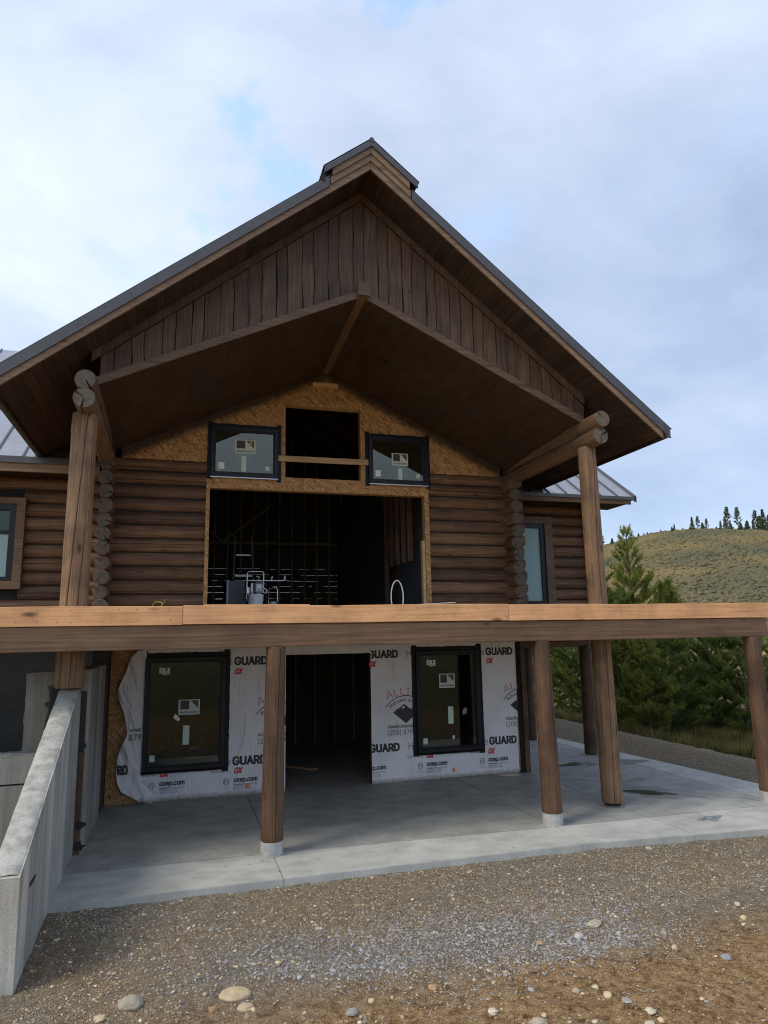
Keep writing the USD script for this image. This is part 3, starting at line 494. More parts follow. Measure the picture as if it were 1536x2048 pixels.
# ---- upper log walls
def log_walls():
    w = xf('log_wall', H)
    rng = np.random.default_rng(8); pitch, top = .2325, 5.585
    for k in range(13):
        z = top - pitch * (k + .5)
        for a, b in ((-3.98, -2.09), (1.985, 3.98)):
            j = rng.uniform(-.03, .03)
            m = log_mesh((a + (j if a < -3 else 0), .115, z), (b + (j if b > 3 else 0), .112, z + rng.uniform(-.004, .004)), .1145 + rng.uniform(-.006, .004), .1145 + rng.uniform(-.006, .004), 100 + k * 7 + int(a * 10) % 5, cracks=((0, .0065, .035),), th0=rng.uniform(.35, 2.5), wob=.045, knots=5)
            put('log', m, 'log_x', w, smooth=35)
    for sx in (-1, 1):
        for k in range(13):
            z = top - pitch * k - .2325
            j = rng.uniform(-.03, .03); x = 3.68 if sx < 0 else 3.63
            m = log_mesh((sx * x + rng.uniform(-.012, .012), -.36 + j, z + .11 - .1), (sx * x, 1.6, z + .01), .118 + rng.uniform(-.006, .006), .118, 300 + k * 3 + sx, cracks=((0, .007, .04),), th0=-np.pi / 2 + rng.uniform(-1, 1) + np.pi * rng.integers(0, 2), wob=.05, knots=2)
            put('log', m, 'log_y', w, smooth=35)
    # black core behind the rounds, shade painted into the gaps between logs
    for a, b in ((-3.6, -2.09), (1.985, 3.6)): put('wall_core', bx(a, b, .075, .17, 2.7, 5.54), 'gap_black', w)
    for s in (-1, 1): put('wall_core', bx(min(s * 3.6, s * 3.7), max(s * 3.6, s * 3.7), .1, 9.3, 2.7, 6.2), 'interior_dark', w)
log_walls()
# ---- OSB sheathing of the upper wall
UL, UR = (-2.10, -.81), (.75, 2.03); WZ = (5.27, 6.26)
BIG = (-2.035, 1.90, 2.9, 5.09)
def upper_sheathing():
    s = xf('sheathing', H)
    gable = Polygon([(-3.5, 5.545), (-2.1, 5.545), (-2.1, 2.75), (1.99, 2.75), (1.99, 5.545), (3.5, 5.545), (3.5, zroof(3.5, .06)), (0, zroof(0, .06)), (-3.5, zroof(3.5, .06))])
    holes = [sbox(BIG[0], BIG[2] - .3, BIG[1], BIG[3]), sbox(-.735, 5.335, .665, 6.69), sbox(UL[0] + .1, WZ[0] + .08, UL[1] - .1, WZ[1] - .08), sbox(UR[0] + .1, WZ[0] + .08, UR[1] - .1, WZ[1] - .08)]
    gable = gable.difference(unary_union(holes))
    cells = [(-3.6, -2.12, 5.5, 6.02), (-2.12, -.79, 6.02, 6.62), (-3.6, -2.12, 6.02, 6.9), (-2.12, -.79, 5.19, 6.02), (-.79, .72, 5.19, 6.9), (-2.12, -.1, 2.7, 5.19), (-.1, 2.02, 2.7, 5.19), (.72, 2.05, 5.19, 6.5), (.72, 2.05, 6.5, 7.3), (2.05, 3.6, 5.5, 6.05), (2.05, 3.6, 6.05, 6.9), (-2.12, -.79, 6.62, 8.2), (-.79, -.02, 6.9, 9.4), (-.02, .72, 6.9, 9.4), (.72, 2.05, 7.3, 8.8), (2.05, 3.6, 6.9, 8)]
    for a, b, c, d in cells:
        q = gable.intersection(sbox(a + .0015, c + .0015, b - .0015, d - .0015))
        if q.area > 1e-4: put('sheathing_panel', prism_xz(q, 0, .014), 'osb', s)
    put('blocking', cb(-.24, .24, -.03, 0, 7.09, 7.17), 'lumber_x', s)
    # framing round the openings
    o = xf('opening_frame', H)
    put('header', bx(BIG[0], BIG[1], .016, .15, 5.09, 5.3), 'lumber_x', o)
    for x in (BIG[0], BIG[1]): put('jamb_stud', bx(x - .04 if x < 0 else x, x if x < 0 else x + .04, .016, .15, 2.9, 5.09), 'stud_wood', o)
    put('trimmer_stud', cb(BIG[1] - .055, BIG[1] - .004, .02, .13, 2.9, 4.25), 'lumber_x', o)
    for a, b, c, d in ((-.775, -.735, 5.3, 6.73), (.665, .705, 5.3, 6.73)): put('jamb_stud', bx(a, b, .016, .15, c, d), 'stud_wood', o)
    put('header', bx(-.735, .665, .012, .15, 6.69, 6.73), 'lumber_x', o); put('sill_plate', bx(-.735, .665, .016, .15, 5.295, 5.335), 'lumber_x', o)
    m = cb(-.835, .835, -.045, -.006, 0, .105); m.apply_transform(trimesh.transformations.rotation_matrix(math.radians(-.35), [0, 1, 0])); m.apply_translation((-.03, 0, 5.625)); m.vertices[:, 2] += 0
    put('brace_board', m, 'lumber_x', o)
upper_sheathing()
# ---- windows
def text(s, h, x, z, y, mat, parent, name='lettering', bold=False, width=None, clip=None, shear=0, d=.0008, arc=None, heavy=0):
    m = meshkit.text_mesh(s, h, d, bold); v = m.vertices.copy()
    if width: v[:, 0] *= width / max(v[:, 0].max(), 1e-6)
    if shear: v[:, 0] += shear * v[:, 1]
    if arc:                                     # (radius): bend the line of text upwards into an arch about its middle
        c = v[:, 0].max() / 2; a = (v[:, 0] - c) / arc; rr = arc + v[:, 1]; v[:, 0], v[:, 1] = c + rr * np.sin(a), rr * np.cos(a) - arc
    m.vertices = np.c_[x + v[:, 0], y - v[:, 2], z + v[:, 1]]
    if heavy:
        cp = []
        for q, (dx, dz) in enumerate(((-1, -.5), (1, -.5), (0, .8), (-.7, .7), (.8, .5))):
            c2 = m.copy(); c2.vertices = c2.vertices + [dx * heavy, -.00012 * (q + 1), dz * heavy]; cp.append(c2)
        m = cat([m] + cp)
    if clip is not None:
        m = trimesh.intersections.slice_mesh_plane(m, (clip[0], 0, 0), (clip[1], 0, 0))
        if len(m.faces) == 0: return None
    return put(name, m, mat, parent)
def window(x0, x1, z0, z1, low, label, skew=.0):
    w = xf('window', H, label=label); rng = random.Random(int(x0 * 100))
    t = .105 if low else .085; y = -.003
    def strip(a, b, c, d, yy):
        n = 26; pts = []
        for u in np.linspace(0, 1, n): pts.append((a + (b - a) * u, c + rng.uniform(-.004, .004)))
        for u in np.linspace(0, 1, n): pts.append((b + rng.uniform(-.004, .004), c + (d - c) * u))
        for u in np.linspace(1, 0, n): pts.append((a + (b - a) * u, d + rng.uniform(-.004, .004)))
        for u in np.linspace(1, 0, n): pts.append((a + rng.uniform(-.004, .004), c + (d - c) * u))
        return prism_xz(Polygon(pts).buffer(0), yy, 0.0)
    dz = .04
    put('flashing_tape', strip(x0, x0 + t, z0 - dz * .6, z1 + .03, -.004), 'flash_tape', w); put('flashing_tape', strip(x1 - t, x1, z0 - dz, z1 + .035, -.004), 'flash_tape', w)
    put('flashing_tape', strip(x0, x1, z1 - t, z1, -.007), 'flash_tape', w)
    f0, f1, g0, g1 = x0 + t * .72, x1 - t * .72, z0 + .03, z1 - t * .75
    fw = .062; put('frame', cat([cb(f0, f1, -.05, .03, g1 - fw, g1), cb(f0, f1, -.05, .03, g0, g0 + fw), cb(f0, f0 + fw, -.05, .03, g0 + fw, g1 - fw), cb(f1 - fw, f1, -.05, .03, g0 + fw, g1 - fw)]), 'window_frame', w)
    a, b, c, d = f0 + fw, f1 - fw, g0 + fw, g1 - fw; sw = .022
    put('sash', cat([cb(a, b, -.035, .02, d - sw, d), cb(a, b, -.035, .02, c, c + sw), cb(a, a + sw, -.035, .02, c + sw, d - sw), cb(b - sw, b, -.035, .02, c + sw, d - sw)]), 'window_frame', w)
    a, b, c, d = a + sw, b - sw, c + sw, d - sw
    put('pane', bx(a, b, -.008, -.004, c, d), 'pane_glass' if low else 'upper_glass', w)
    put('sill', hullpts([(f0, -.05, g0), (f1, -.05, g0), (f0, -.075, g0 - .018), (f1, -.075, g0 - .018), (f0, -.075, g0 - .03), (f1, -.075, g0 - .03), (f0, .0, g0 - .03), (f1, .0, g0 - .03), (f0, 0, g0), (f1, 0, g0)]), 'window_frame' if low else 'aluminium', w)
    yg = -.0085
    if low: sx, sz, sw_, sh = (-2.44, 1.305, .335, .24) if x0 < 0 else (2.08, 1.56, .305, .25)
    else: sx, sz, sw_, sh = (-1.63, 5.73, .36, .25) if x0 < 0 else (1.27, 5.66, .32, .24)
    P = lambda u, v: (sx + u * sw_, sz + v * sh)
    put('sticker', prism_xz(sbox(sx, sz, sx + sw_, sz + sh), yg - .001, yg), 'sticker', w)
    put('sticker_picture', prism_xz(sbox(*P(.08, .36), *P(.50, .94)), yg - .0018, yg - .0012), 'sticker_dark', w)
    put('sticker_picture', prism_xz(Polygon([P(.54, .94), P(.93, .94), P(.93, .40)]), yg - .0018, yg - .0012), 'sticker_red', w)
    text('ANDERSEN', .032 if low else .033, sx + .06 * sw_, sz + .1 * sh, yg - .0012, 'print_black', w, width=sw_ * .88, bold=True)
    if low:
        vx, vz = (-2.36, .84) if x0 < 0 else (2.235, .93); put('paper_strip', prism_xz(sbox(vx, vz, vx + .10, vz + .30), yg - .001, yg), 'tape_green', w)
        put('label', prism_xz(sbox(a + .13, d - .17, a + .19, d - .07), yg - .001, yg), 'sticker', w); put('label', prism_xz(Polygon([(a + .19, d - .19), (a + .30, d - .18), (a + .295, d - .075), (a + .195, d - .08)]), yg - .0018, yg - .0011), 'paper_white', w)
        put('label', prism_xz(sbox(a + .23, d - .135, a + .26, d - .085), yg - .0026, yg - .0019), 'print_black', w); put('label', prism_xz(sbox(a + .205, d - .17, a + .285, d - .155), yg - .0026, yg - .0019), 'print_grey', w)
        put('corner_label', prism_xz(sbox(a + .03, c + .06, a + .11, c + .16), yg - .001, yg), 'tape_green', w)
        if x0 < 0: put('torn_tag', prism_xz(Polygon([(-2.52, 1.27), (-2.44, 1.21), (-2.41, 1.24), (-2.43, 1.28), (-2.49, 1.33)]), yg - .02, yg - .015), 'paper_white', w)
        else:
            put('torn_tag', prism_xz(sbox(2.31, .665, 2.345, .725), yg - .001, yg), 'paper_white', w)
            t_ = np.linspace(0, 6.28, 22)[:-1]; rr = [.05 * (1 + .4 * rng.uniform(-1, 1)) for _ in t_]
            put('smear', prism_xz(Polygon([(2.56 + r * math.cos(q), 1.14 + 1.2 * r * math.sin(q)) for r, q in zip(rr, t_)]).buffer(0), yg - .001, yg), 'print_grey', w)
    else:
        put('label', prism_xz(sbox(a + .05, c + .05, a + .15, c + .17), yg - .001, yg), 'paper_white', w); put('paper_strip', prism_xz(sbox(sx + .12, sz - .33, sx + .20, sz - .05), yg - .001, yg), 'tape_green', w)
        put('label', prism_xz(sbox(b - .14, c + .05, b - .06, c + .13), yg - .001, yg), 'sticker', w)
        if x0 < 0: put('torn_tag', prism_xz(sbox(sx + .26, sz + .17, sx + .30, sz + .28), yg - .003, yg - .002), 'lumber_x', w)
window(UL[0], UL[1], WZ[0], WZ[1], False, 'black framed upper window left of the open centre'); window(UR[0], UR[1], WZ[0], WZ[1], False, 'black framed upper window right of the open centre')
LW, RW, LZ = (-3.05, -1.63), (1.56, 2.93), (.43, 2.30)
window(*LW, *LZ, True, 'lower black window left of the doorway'); window(*RW, *LZ, True, 'lower black window right of the doorway')
# ---- lower wall: sheathing, wrap, lettering
DOOR = (-.695, .805, 0.0, 2.215)
def lower_wall():
    s = xf('lower_wall', H)
    wall = sbox(-3.5, 0, -2.7, .03).union(sbox(-3.5, .03, 3.77, 2.7)).difference(unary_union([sbox(DOOR[0], -.1, DOOR[1], DOOR[3]), sbox(LW[0] + .1, LZ[0] + .06, LW[1] - .1, LZ[1] - .1), sbox(RW[0] + .1, LZ[0] + .06, RW[1] - .1, LZ[1] - .1)]))
    for a, b, c, d in ((-3.5, -3.43, .0, .60), (-3.5, -2.28, .60, 1.35), (-3.43, -2.28, .12, .60), (-3.43, -2.28, 0, .12), (-3.5, -2.28, 1.35, 2.7), (-2.28, -.05, 0, 2.7), (-.05, 1.2, 0, 2.7), (1.2, 2.4, 0, 2.7), (2.4, 3.77, 0, 2.7)):
        q = wall.intersection(sbox(a + .0015, c + .0015, b - .0015, d - .0015))
        if q.area > 1e-4: put('sheathing_panel', prism_xz(q, .012, .026), 'osb', s)
    for x0, x1 in ((DOOR[0] - .04, DOOR[0]), (DOOR[1], DOOR[1] + .04)): put('door_jamb', bx(x0, x1, .004, .17, 0, DOOR[3]), 'post_dark', s)
    put('door_head', bx(DOOR[0] - .04, DOOR[1] + .04, .027, .17, DOOR[3], DOOR[3] + .2), 'lumber_x', s)
    put('corner_board', cb(3.705, 3.80, -.075, .10, 0, 2.66), 'post_dark', s); put('corner_backing', bx(3.64, 3.70, -.02, .02, 0, 2.66), 'gap_black', s)
    W = xf('house_wrap', H, label='white printed housewrap around the lower windows and doorway')
    outline = Polygon([(-2.96, .005)] + [(x, -.004 + .012 * meshkit.noise(np.array([[x * 5, 0, 0]]))[0]) for x in np.linspace(-2.9, 3.60, 60)] + [(3.64, 2.69), (-3.06, 2.69), (-3.03, 2.0), (-3.0, 1.0)])
    outline = outline.difference(unary_union([sbox(DOOR[0] - .004, -.1, DOOR[1] - .004, DOOR[3]), sbox(LW[0] + .09, LZ[0] + .06, LW[1] - .09, LZ[1] - .1), sbox(RW[0] + .09, LZ[0] + .06, RW[1] - .09, LZ[1] - .1)]))
    put('wrap_sheet', prism_xz(outline, 0, .010), 'house_wrap', W)
    # loose left edge hanging in folds
    edge = np.array([(-3.10, 2.34), (-3.20, 2.22), (-3.27, 2.0), (-3.38, 1.72), (-3.36, 1.62), (-3.27, 1.40), (-3.23, 1.22), (-3.20, 1.04), (-3.29, .86), (-3.335, .66), (-3.34, .5), (-3.31, .32), (-3.25, .20), (-3.10, .10), (-2.96, .02), (-2.80, -.0)])
    tt = np.linspace(0, len(edge) - 1, 90); ex, ez = np.interp(tt, range(len(edge)), edge[:, 0]), np.interp(tt, range(len(edge)), edge[:, 1]); iz = np.linspace(2.36, .02, 90); ix = np.full(90, -2.96) ; ix[-12:] = np.linspace(-2.96, -2.70, 12)
    nu = 34; V = []
    for i in range(90):
        for k in range(nu):
            u = k / (nu - 1); x = ex[i] + (ix[i] - ex[i]) * u; z = ez[i] + (iz[i] - ez[i]) * u
            qx = x + .25 * z; fold = .20 * (meshkit.fbm(np.array([[qx * 8, z * 1.3, 0]]), 4, 4)[0] - .5) + (.10) * abs(meshkit.fbm(np.array([[qx * 15 + 2.0 * z, z * 3.0, 3]]), 3, 9)[0] - .5)
            lift = .05 * (1 - u) ** 1.5; V.append((x, -.012 - lift - (fold + .018) * (1 - u) ** .6 * 1.0, z))
    idx = np.arange(90 * nu).reshape(90, nu); put('loose_edge', (np.array(V), np.stack([idx[:-1, :-1], idx[1:, :-1], idx[1:, 1:], idx[:-1, 1:]], -1).reshape(-1, 4)), 'house_wrap', W, smooth=True)
    y = -.0008; E2 = 1.128
    left, right = (1, DOOR[1]), (-1, DOOR[0])
    def clip_for(x0, x1):
        if x0 < DOOR[1] and x1 > DOOR[1]: return left
        if x0 < DOOR[0] and x1 > DOOR[0]: return right
        return None
    for row, zz in ((1, 2.075), (0, .475)):
        for k in range(4):
            e = -1.02 + E2 * (k) if k != 0 else -1.02
            e = (-1.015, .175, 1.305, 2.44, 3.57)[k] if k < 4 else 3.57
            for xe in ((-1.015, 1.308, 3.572) if k == 0 else ((.175, 2.44) if k == 1 else ())):
                z = zz + (.05 if xe > 0 else 0) + (.03 if (row and xe == .175) else 0)
                if not row and xe == .175: continue
                c = clip_for(xe - 1.0, xe)
                text('Home', .125, xe - .98, z, y, 'print_thin', W, width=.40, clip=c); text('GUARD', .125, xe - .555, z, y, 'print_black', W, bold=True, width=.55, clip=c, heavy=.0075)
                ox = xe - .55
                if row and xe != .175: text('OX', .085, ox, z - .15, y, 'print_red', W, bold=True, width=.125, shear=.25, heavy=.006)
    for x in (-2.70, -1.545, .66, 1.80, 2.985):
        z = .20 if x < 0 else .225
        if x < -2.6: z = .225
        c = clip_for(x, x + .40)
        if x != .66:
            text('OX', .085, x, z + .145, y, 'print_red', W, bold=True, width=.125, shear=.25, heavy=.006); text('housewrap by', .045, x - .37, z + .165, y, 'print_thin', W, width=.30)
            t = np.linspace(0, 2 * np.pi, 40); ring = Polygon(np.c_[x - .115 + .05 * np.cos(t), z + .02 + .05 * np.sin(t)]).difference(Polygon(np.c_[x - .115 + .042 * np.cos(t), z + .02 + .042 * np.sin(t)]))
            put('emblem', prism_xz(ring, y - .0008, y), 'print_black', W); text('ETL', .04, x - .15, z + .0, y, 'print_black', W, bold=True, width=.07)
            text('Intertek', .018, x - .155, z - .058, y, 'print_grey', W, width=.085); text('CCMR-1010', .017, x - .19, z - .093, y, 'print_grey', W, width=.155)
        text('oxep.com', .07, x, z + .01, y, 'print_black', W, bold=True, width=.39, clip=c, heavy=.003)
        text('HomeGuard', .028, x, z - .045, y, 'print_black', W, bold=True, width=.165, clip=clip_for(x, x + .17)); text('Building Products', .028, x + .175, z - .045, y, 'print_grey', W, width=.215, clip=clip_for(x + .17, x + .39))
        text('Control Number 3017851', .022, x, z - .077, y, 'print_black', W, width=.27, clip=clip_for(x, x + .27)); text('Certified To ICC-ES AC38', .022, x, z - .108, y, 'print_black', W, width=.285, clip=clip_for(x, x + .28))
    text('RD', .13, -3.33, .46, -.092, 'print_black', W, bold=True, width=.155, heavy=.007)
    text('arsS', .05, -3.17, 1.09, -.062, 'print_black', W, bold=True, width=.17); text('879', .095, -3.19, .955, -.062, 'print_black', W, width=.20)
    # supplier's badge
    for x in (-1.18, 1.075, 3.355):
        z = 1.33 if x < 0 else 1.34
        if x > 3: z = 1.37
        c = right if x < 0 else ((-1, 3.64) if x > 3 else None)
        cx = x + .36
        text('ALLIED', .13, x + .005, z + .12, y, 'print_pink', W, width=.70, clip=c, arc=.95)
        for dr in (0,): pass
        t = np.linspace(-.95, .95, 40); R0 = .46
        arc = Polygon(np.r_[np.c_[cx + R0 * np.sin(t), z - .34 + R0 * np.cos(t)], np.c_[cx + (R0 - .014) * np.sin(t[::-1]), z - .34 + (R0 - .014) * np.cos(t[::-1])]])
        if c is not None and c[0] < 0: arc = arc.intersection(sbox(-9, -9, c[1], 9))
        put('emblem', prism_xz(arc, y - .0008, y), 'print_black', W)
        text('BUILDERS SUPPLY', .05, x + .055, z + .015, y, 'print_black', W, width=.60, clip=c, arc=.40, bold=True)
        mt = Polygon([(x + .125, z - .17), (x + .20, z - .11), (x + .235, z - .10), (x + .30, z - .045), (x + .335, z - .03), (x + .37, z - .055), (x + .43, z - .105), (x + .50, z - .12), (x + .60, z - .17), (x + .36, z - .36)])
        if c is not None and c[0] < 0: mt = mt.intersection(sbox(-9, -9, c[1], 9))
        put('emblem', prism_xz(mt, y - .0008, y), 'print_black', W)
        snow = Polygon([(x + .24, z - .125), (x + .30, z - .065), (x + .335, z - .05), (x + .36, z - .075), (x + .33, z - .10), (x + .335, z - .15), (x + .30, z - .10)]).buffer(-.008)
        if c is not None and c[0] < 0: snow = snow.intersection(sbox(-9, -9, c[1], 9))
        if snow.area > 1e-5: put('emblem', prism_xz(snow, y - .0016, y - .0009), 'paper_white', W)
        text('AlliedBuildersSupply.com', .052, x + .015, z - .43, y, 'print_black', W, width=.80, clip=(-1, 3.64) if x > 3 else c, bold=True); text('(208) 879-', .085, x + .015, z - .55, y, 'print_black', W, width=.52, clip=(-1, 3.64) if x > 3 else c)
lower_wall()
# ---- porch roof
def soffit():
    for sx in (-1, 1):
        s = xf('roof_soffit', H); n = 40; rng = random.Random(sx)
        xs = np.linspace(0.0, 4.66, n + 1)
        for a, b in zip(xs[:-1], xs[1:]):
            y1 = 2.2 if b > 3.45 else -2.62
            g = .0018; a2, b2 = a + g, b - g; j = rng.uniform(0, .002)
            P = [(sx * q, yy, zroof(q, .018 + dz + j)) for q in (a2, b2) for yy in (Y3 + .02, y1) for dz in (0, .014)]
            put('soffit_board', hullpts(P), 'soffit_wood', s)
        P = [(sx * q, yy, zroof(q, dz)) for q in (.0, 4.70) for yy in (Y3 + .03, 9.6) for dz in (.045, .20)]
        put('roof_deck', hullpts(P), 'post_dark', s)
        # eave edge
        put('eave_fascia', hullpts([(sx * q, yy, zroof(4.68, dz)) for q in (4.68, 4.712) for yy in (Y3, 2.0) for dz in (-.012, .12)]), 'soffit_wood', s)
        put('drip_edge', hullpts([(sx * q, yy, zroof(4.72, dz)) for q in (4.72, 4.79) for yy in (Y3 - .03, 9.6) for dz in (.05, .21)]), 'metal_trim', s)
        put('roof_sheet', hullpts([(sx * q, yy, zroof(q, dz)) for q in (0, 4.83) for yy in (Y3 + .01, 9.6) for dz in (.206, .225)]), 'metal_roof', s)
soffit()
def rakes():
    r = xf('roof_edge', H)
    for sx in (-1, 1):
        def bar(name, q0, q1, lo, hi, y0, y1, mat, c=.0): put(name, hullpts([(sx * q, yy, zroof(q, dz)) for q in (q0, q1) for yy in (y0, y1) for dz in (lo, hi)]), mat, r)
        cuts = [0.002, 2.45, 4.68] if sx < 0 else [.002, 3.1, 4.68]
        for a, b in zip(cuts[:-1], cuts[1:]): bar('fascia_board', a, b - .002, 0, .125, Y3, Y3 + .03, 'fascia_wood')
        bar('metal_trim', .62, 4.80, .105, .275, Y3 - .022, Y3 - .002, 'metal_trim'); bar('trim_lip', .62, 4.80, .100, .107, Y3 - .034, Y3 - .002, 'seam_metal')
        bar('metal_trim', .62, 4.83, .268, .276, Y3 - .022, Y3 + .25, 'metal_trim')
        # raised ridge cap with stepped trim
        bar('cap_trim', .002, .60, .118, .225, Y3 - .028, Y3 + .03, 'fascia_wood'); bar('cap_trim', .002, .58, .222, .335, Y3 - .056, Y3 + .03, 'fascia_wood')
        bar('cap_metal', .0, .70, .325, .445, Y3 - .085, Y3 - .06, 'metal_trim'); bar('cap_metal', .0, .72, .43, .448, Y3 - .085, 9.6, 'metal_trim')
        bar('cap_side', .55, .68, .22, .43, Y3 + .03, 9.6, 'gap_black')
        rng = random.Random(3)
        for i in range(14):  # closure foam and screws along the trim
            q = .8 + i * .3; put('screw', cyl((sx * q, zroof(q, .19 + .02 * (i % 2))), .006, Y3 - .026, Y3 - .02, 6, 'y'), 'gap_black', r)
    t = np.linspace(0, 2 * np.pi, 9)[:-1]; m = [cyl((0, 9.254 + .418), .036, Y3 - .092, 9.6, 10, 'y')]; put('ridge_roll', m[0], 'metal_trim', r)
    put('cap_foam', cat([hullpts([(-.70 + .02 * math.sin(k * 5), Y3 - .04 + k * .03, zroof(.7, .20 + .03 * (k % 3))), (-.76, Y3 - .03 + k * .03, zroof(.7, .28)), (-.70, Y3 + .02 + k * .03, zroof(.7, .45)), (-.66, Y3 + k * .03, zroof(.66, .3))]) for k in range(4)]), 'gap_black', r)
rakes()
def gable():
    g = xf('gable_face', H); y = Y2
    put('backing', prism_xz(Polygon([(-3.6, zceil(3.6, Y2) + .03), (0, 7.56), (3.6, zceil(3.6, Y2) + .03), (3.6, zroof(3.6, .03)), (0, zroof(0, .03)), (-3.6, zroof(3.6, .03))]), y + .012, y + .03), 'gap_black', g)
    tri = Polygon([(-3.62, zceil(3.62, Y2) + .10), (0, 7.63), (3.62, zceil(3.62, Y2) + .10), (3.62, zroof(3.62, .0)), (0, zroof(0, -.10)), (-3.62, zroof(3.62, .0))])
    inner = Polygon([(-3.7, 7.63 - CS * 3.7), (0, 7.63), (3.7, 7.63 - CS * 3.7), (3.7, zroof(3.7, -.13)), (0, zroof(0, -.13)), (-3.7, zroof(3.7, -.13))]).buffer(0)
    pitch = .386; rng = random.Random(6)
    def edge(x, s): 
        zs = np.arange(5.4, 9.3, .12); ph = rng.random() * 9
        return [(x + .007 * math.sin(z * 4.3 + ph) + .006 * math.sin(z * 9 + ph * 2) + rng.uniform(-.0025, .0025), z) for z in zs]
    for k in range(-9, 10):
        c = -.04 + pitch * k; hw = .075 + rng.uniform(-.008, .008)
        L_, R2 = edge(c - hw, 0), edge(c + hw, 0)
        q = Polygon(L_ + R2[::-1]).buffer(0).intersection(inner)
        if q.area > .002: put('batten', prism_xz(q, y - .012, y + .008), 'gable_wood', g, smooth=False)
        q = Polygon([(x + .015, z) for x, z in R2] + [(c + pitch - .087, z) for x, z in R2[::-1]]).buffer(0).intersection(inner)
        if q.area > .002: put('siding_board', prism_xz(q, y, y + .008), 'gable_wood', g)
    for sx in (-1, 1):
        put('bottom_chord', hullpts([(sx * q, yy, 7.53 - CS * q + dz) for q in (.0 if sx > 0 else .002, 3.66) for yy in (y - .05, y - .014) for dz in (0, .118)]), 'chord_wood', g)
        put('rake_trim', hullpts([(sx * q, yy, zroof(q, dz)) for q in (.001, 3.70) for yy in (y - .04, y - .013) for dz in (-.12, .014)]), 'gable_wood', g)
    put('ridge_beam', hullpts([(x, yy, z - .16 * (yy + 2.7) / 2.7) for x in (-.085, .085) for yy in (y - .13, .0) for z in (7.50, 7.66)]), 'chord_wood', g)
    put('ridge_beam_end', cb(-.088, .1, y - .16, y - .128, 7.5, 7.72), 'chord_wood', g)
    c = xf('porch_ceiling', H)
    for sx in (-1, 1):
        for i, (a, b) in enumerate(((.0, 1.22), (1.22, 2.44), (2.44, 3.62))):
            for ya, yb in ((-2.70, -1.5), (-1.5, .0)):
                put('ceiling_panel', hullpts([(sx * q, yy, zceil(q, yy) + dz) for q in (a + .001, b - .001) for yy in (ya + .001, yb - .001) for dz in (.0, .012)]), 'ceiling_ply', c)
    for x, yy in ((-2.41, -1.53), (-.9, -1.59), (.76, -1.44), (2.3, -1.35)):
        z = zceil(x, yy); t = np.linspace(0, 2 * np.pi, 20, endpoint=False); ring = [(x + .065 * math.cos(a), yy + .065 * math.sin(a)) for a in t]
        put('light_hole', hullpts([(u, v, zceil(u, v) + d) for u, v in ring for d in (-.004, .03)]), 'gap_black', c)
gable()
def plate_logs():
    p = xf('plate_log', H)
    for sx in (-1, 1):
        x = 3.715 * sx
        put('log', log_mesh((x, -3.18 if sx > 0 else -3.10, 5.765), (x * 1.0, .6, 5.765), .130, .130, 61 + sx, cracks=((0, .008, .05),), th0=2.6 if sx < 0 else -.6, wob=.02), 'plate_wood', p, smooth=35)
        put('log', log_mesh((x, -3.10, 5.52), (x, .6, 5.50), .136, .132, 71 + sx, cracks=((0, .009, .06), (2.0, .006, .04)), th0=-2.9 if sx < 0 else 1.0, wob=.02), 'plate_wood', p, smooth=35)
    for sx, x0, x1, z0, r0, r1, seed in ((-1, -3.74, -3.74, 1.96, .168, .152, 4), (1, 3.715, 3.70, .05, .152, .138, 9)):
        q = xf('porch_post', H, label='tall log post carrying the left end of the porch roof' if sx < 0 else 'tall log post carrying the right end of the porch roof')
        put('post_log', log_mesh((x0, Y2 - .0 , z0), (x1, Y2, 5.42), r0, r1, seed, cracks=((0, .0055, .030), (.75, .0036, .018)), th0=(-np.pi / 2 - .15 if sx < 0 else -np.pi / 2 - .1), twist=1.1 if sx < 0 else .35, base=60, step=.10, wob=.013, knots=16), 'post_wood', q, smooth=35)
        if sx > 0: put('post_seat', cyl((3.715, Y2), .115, 0, .06, 20), 'gap_black', q); put('post_plate', cyl((3.715, Y2), .19, .001, .012, 20), 'damp_stain', q)
        else: put('post_block', bx(-3.93, -3.64, Y2 - .02, Y2 + .14, 1.2, 1.965), 'gap_black', q)
plate_logs()
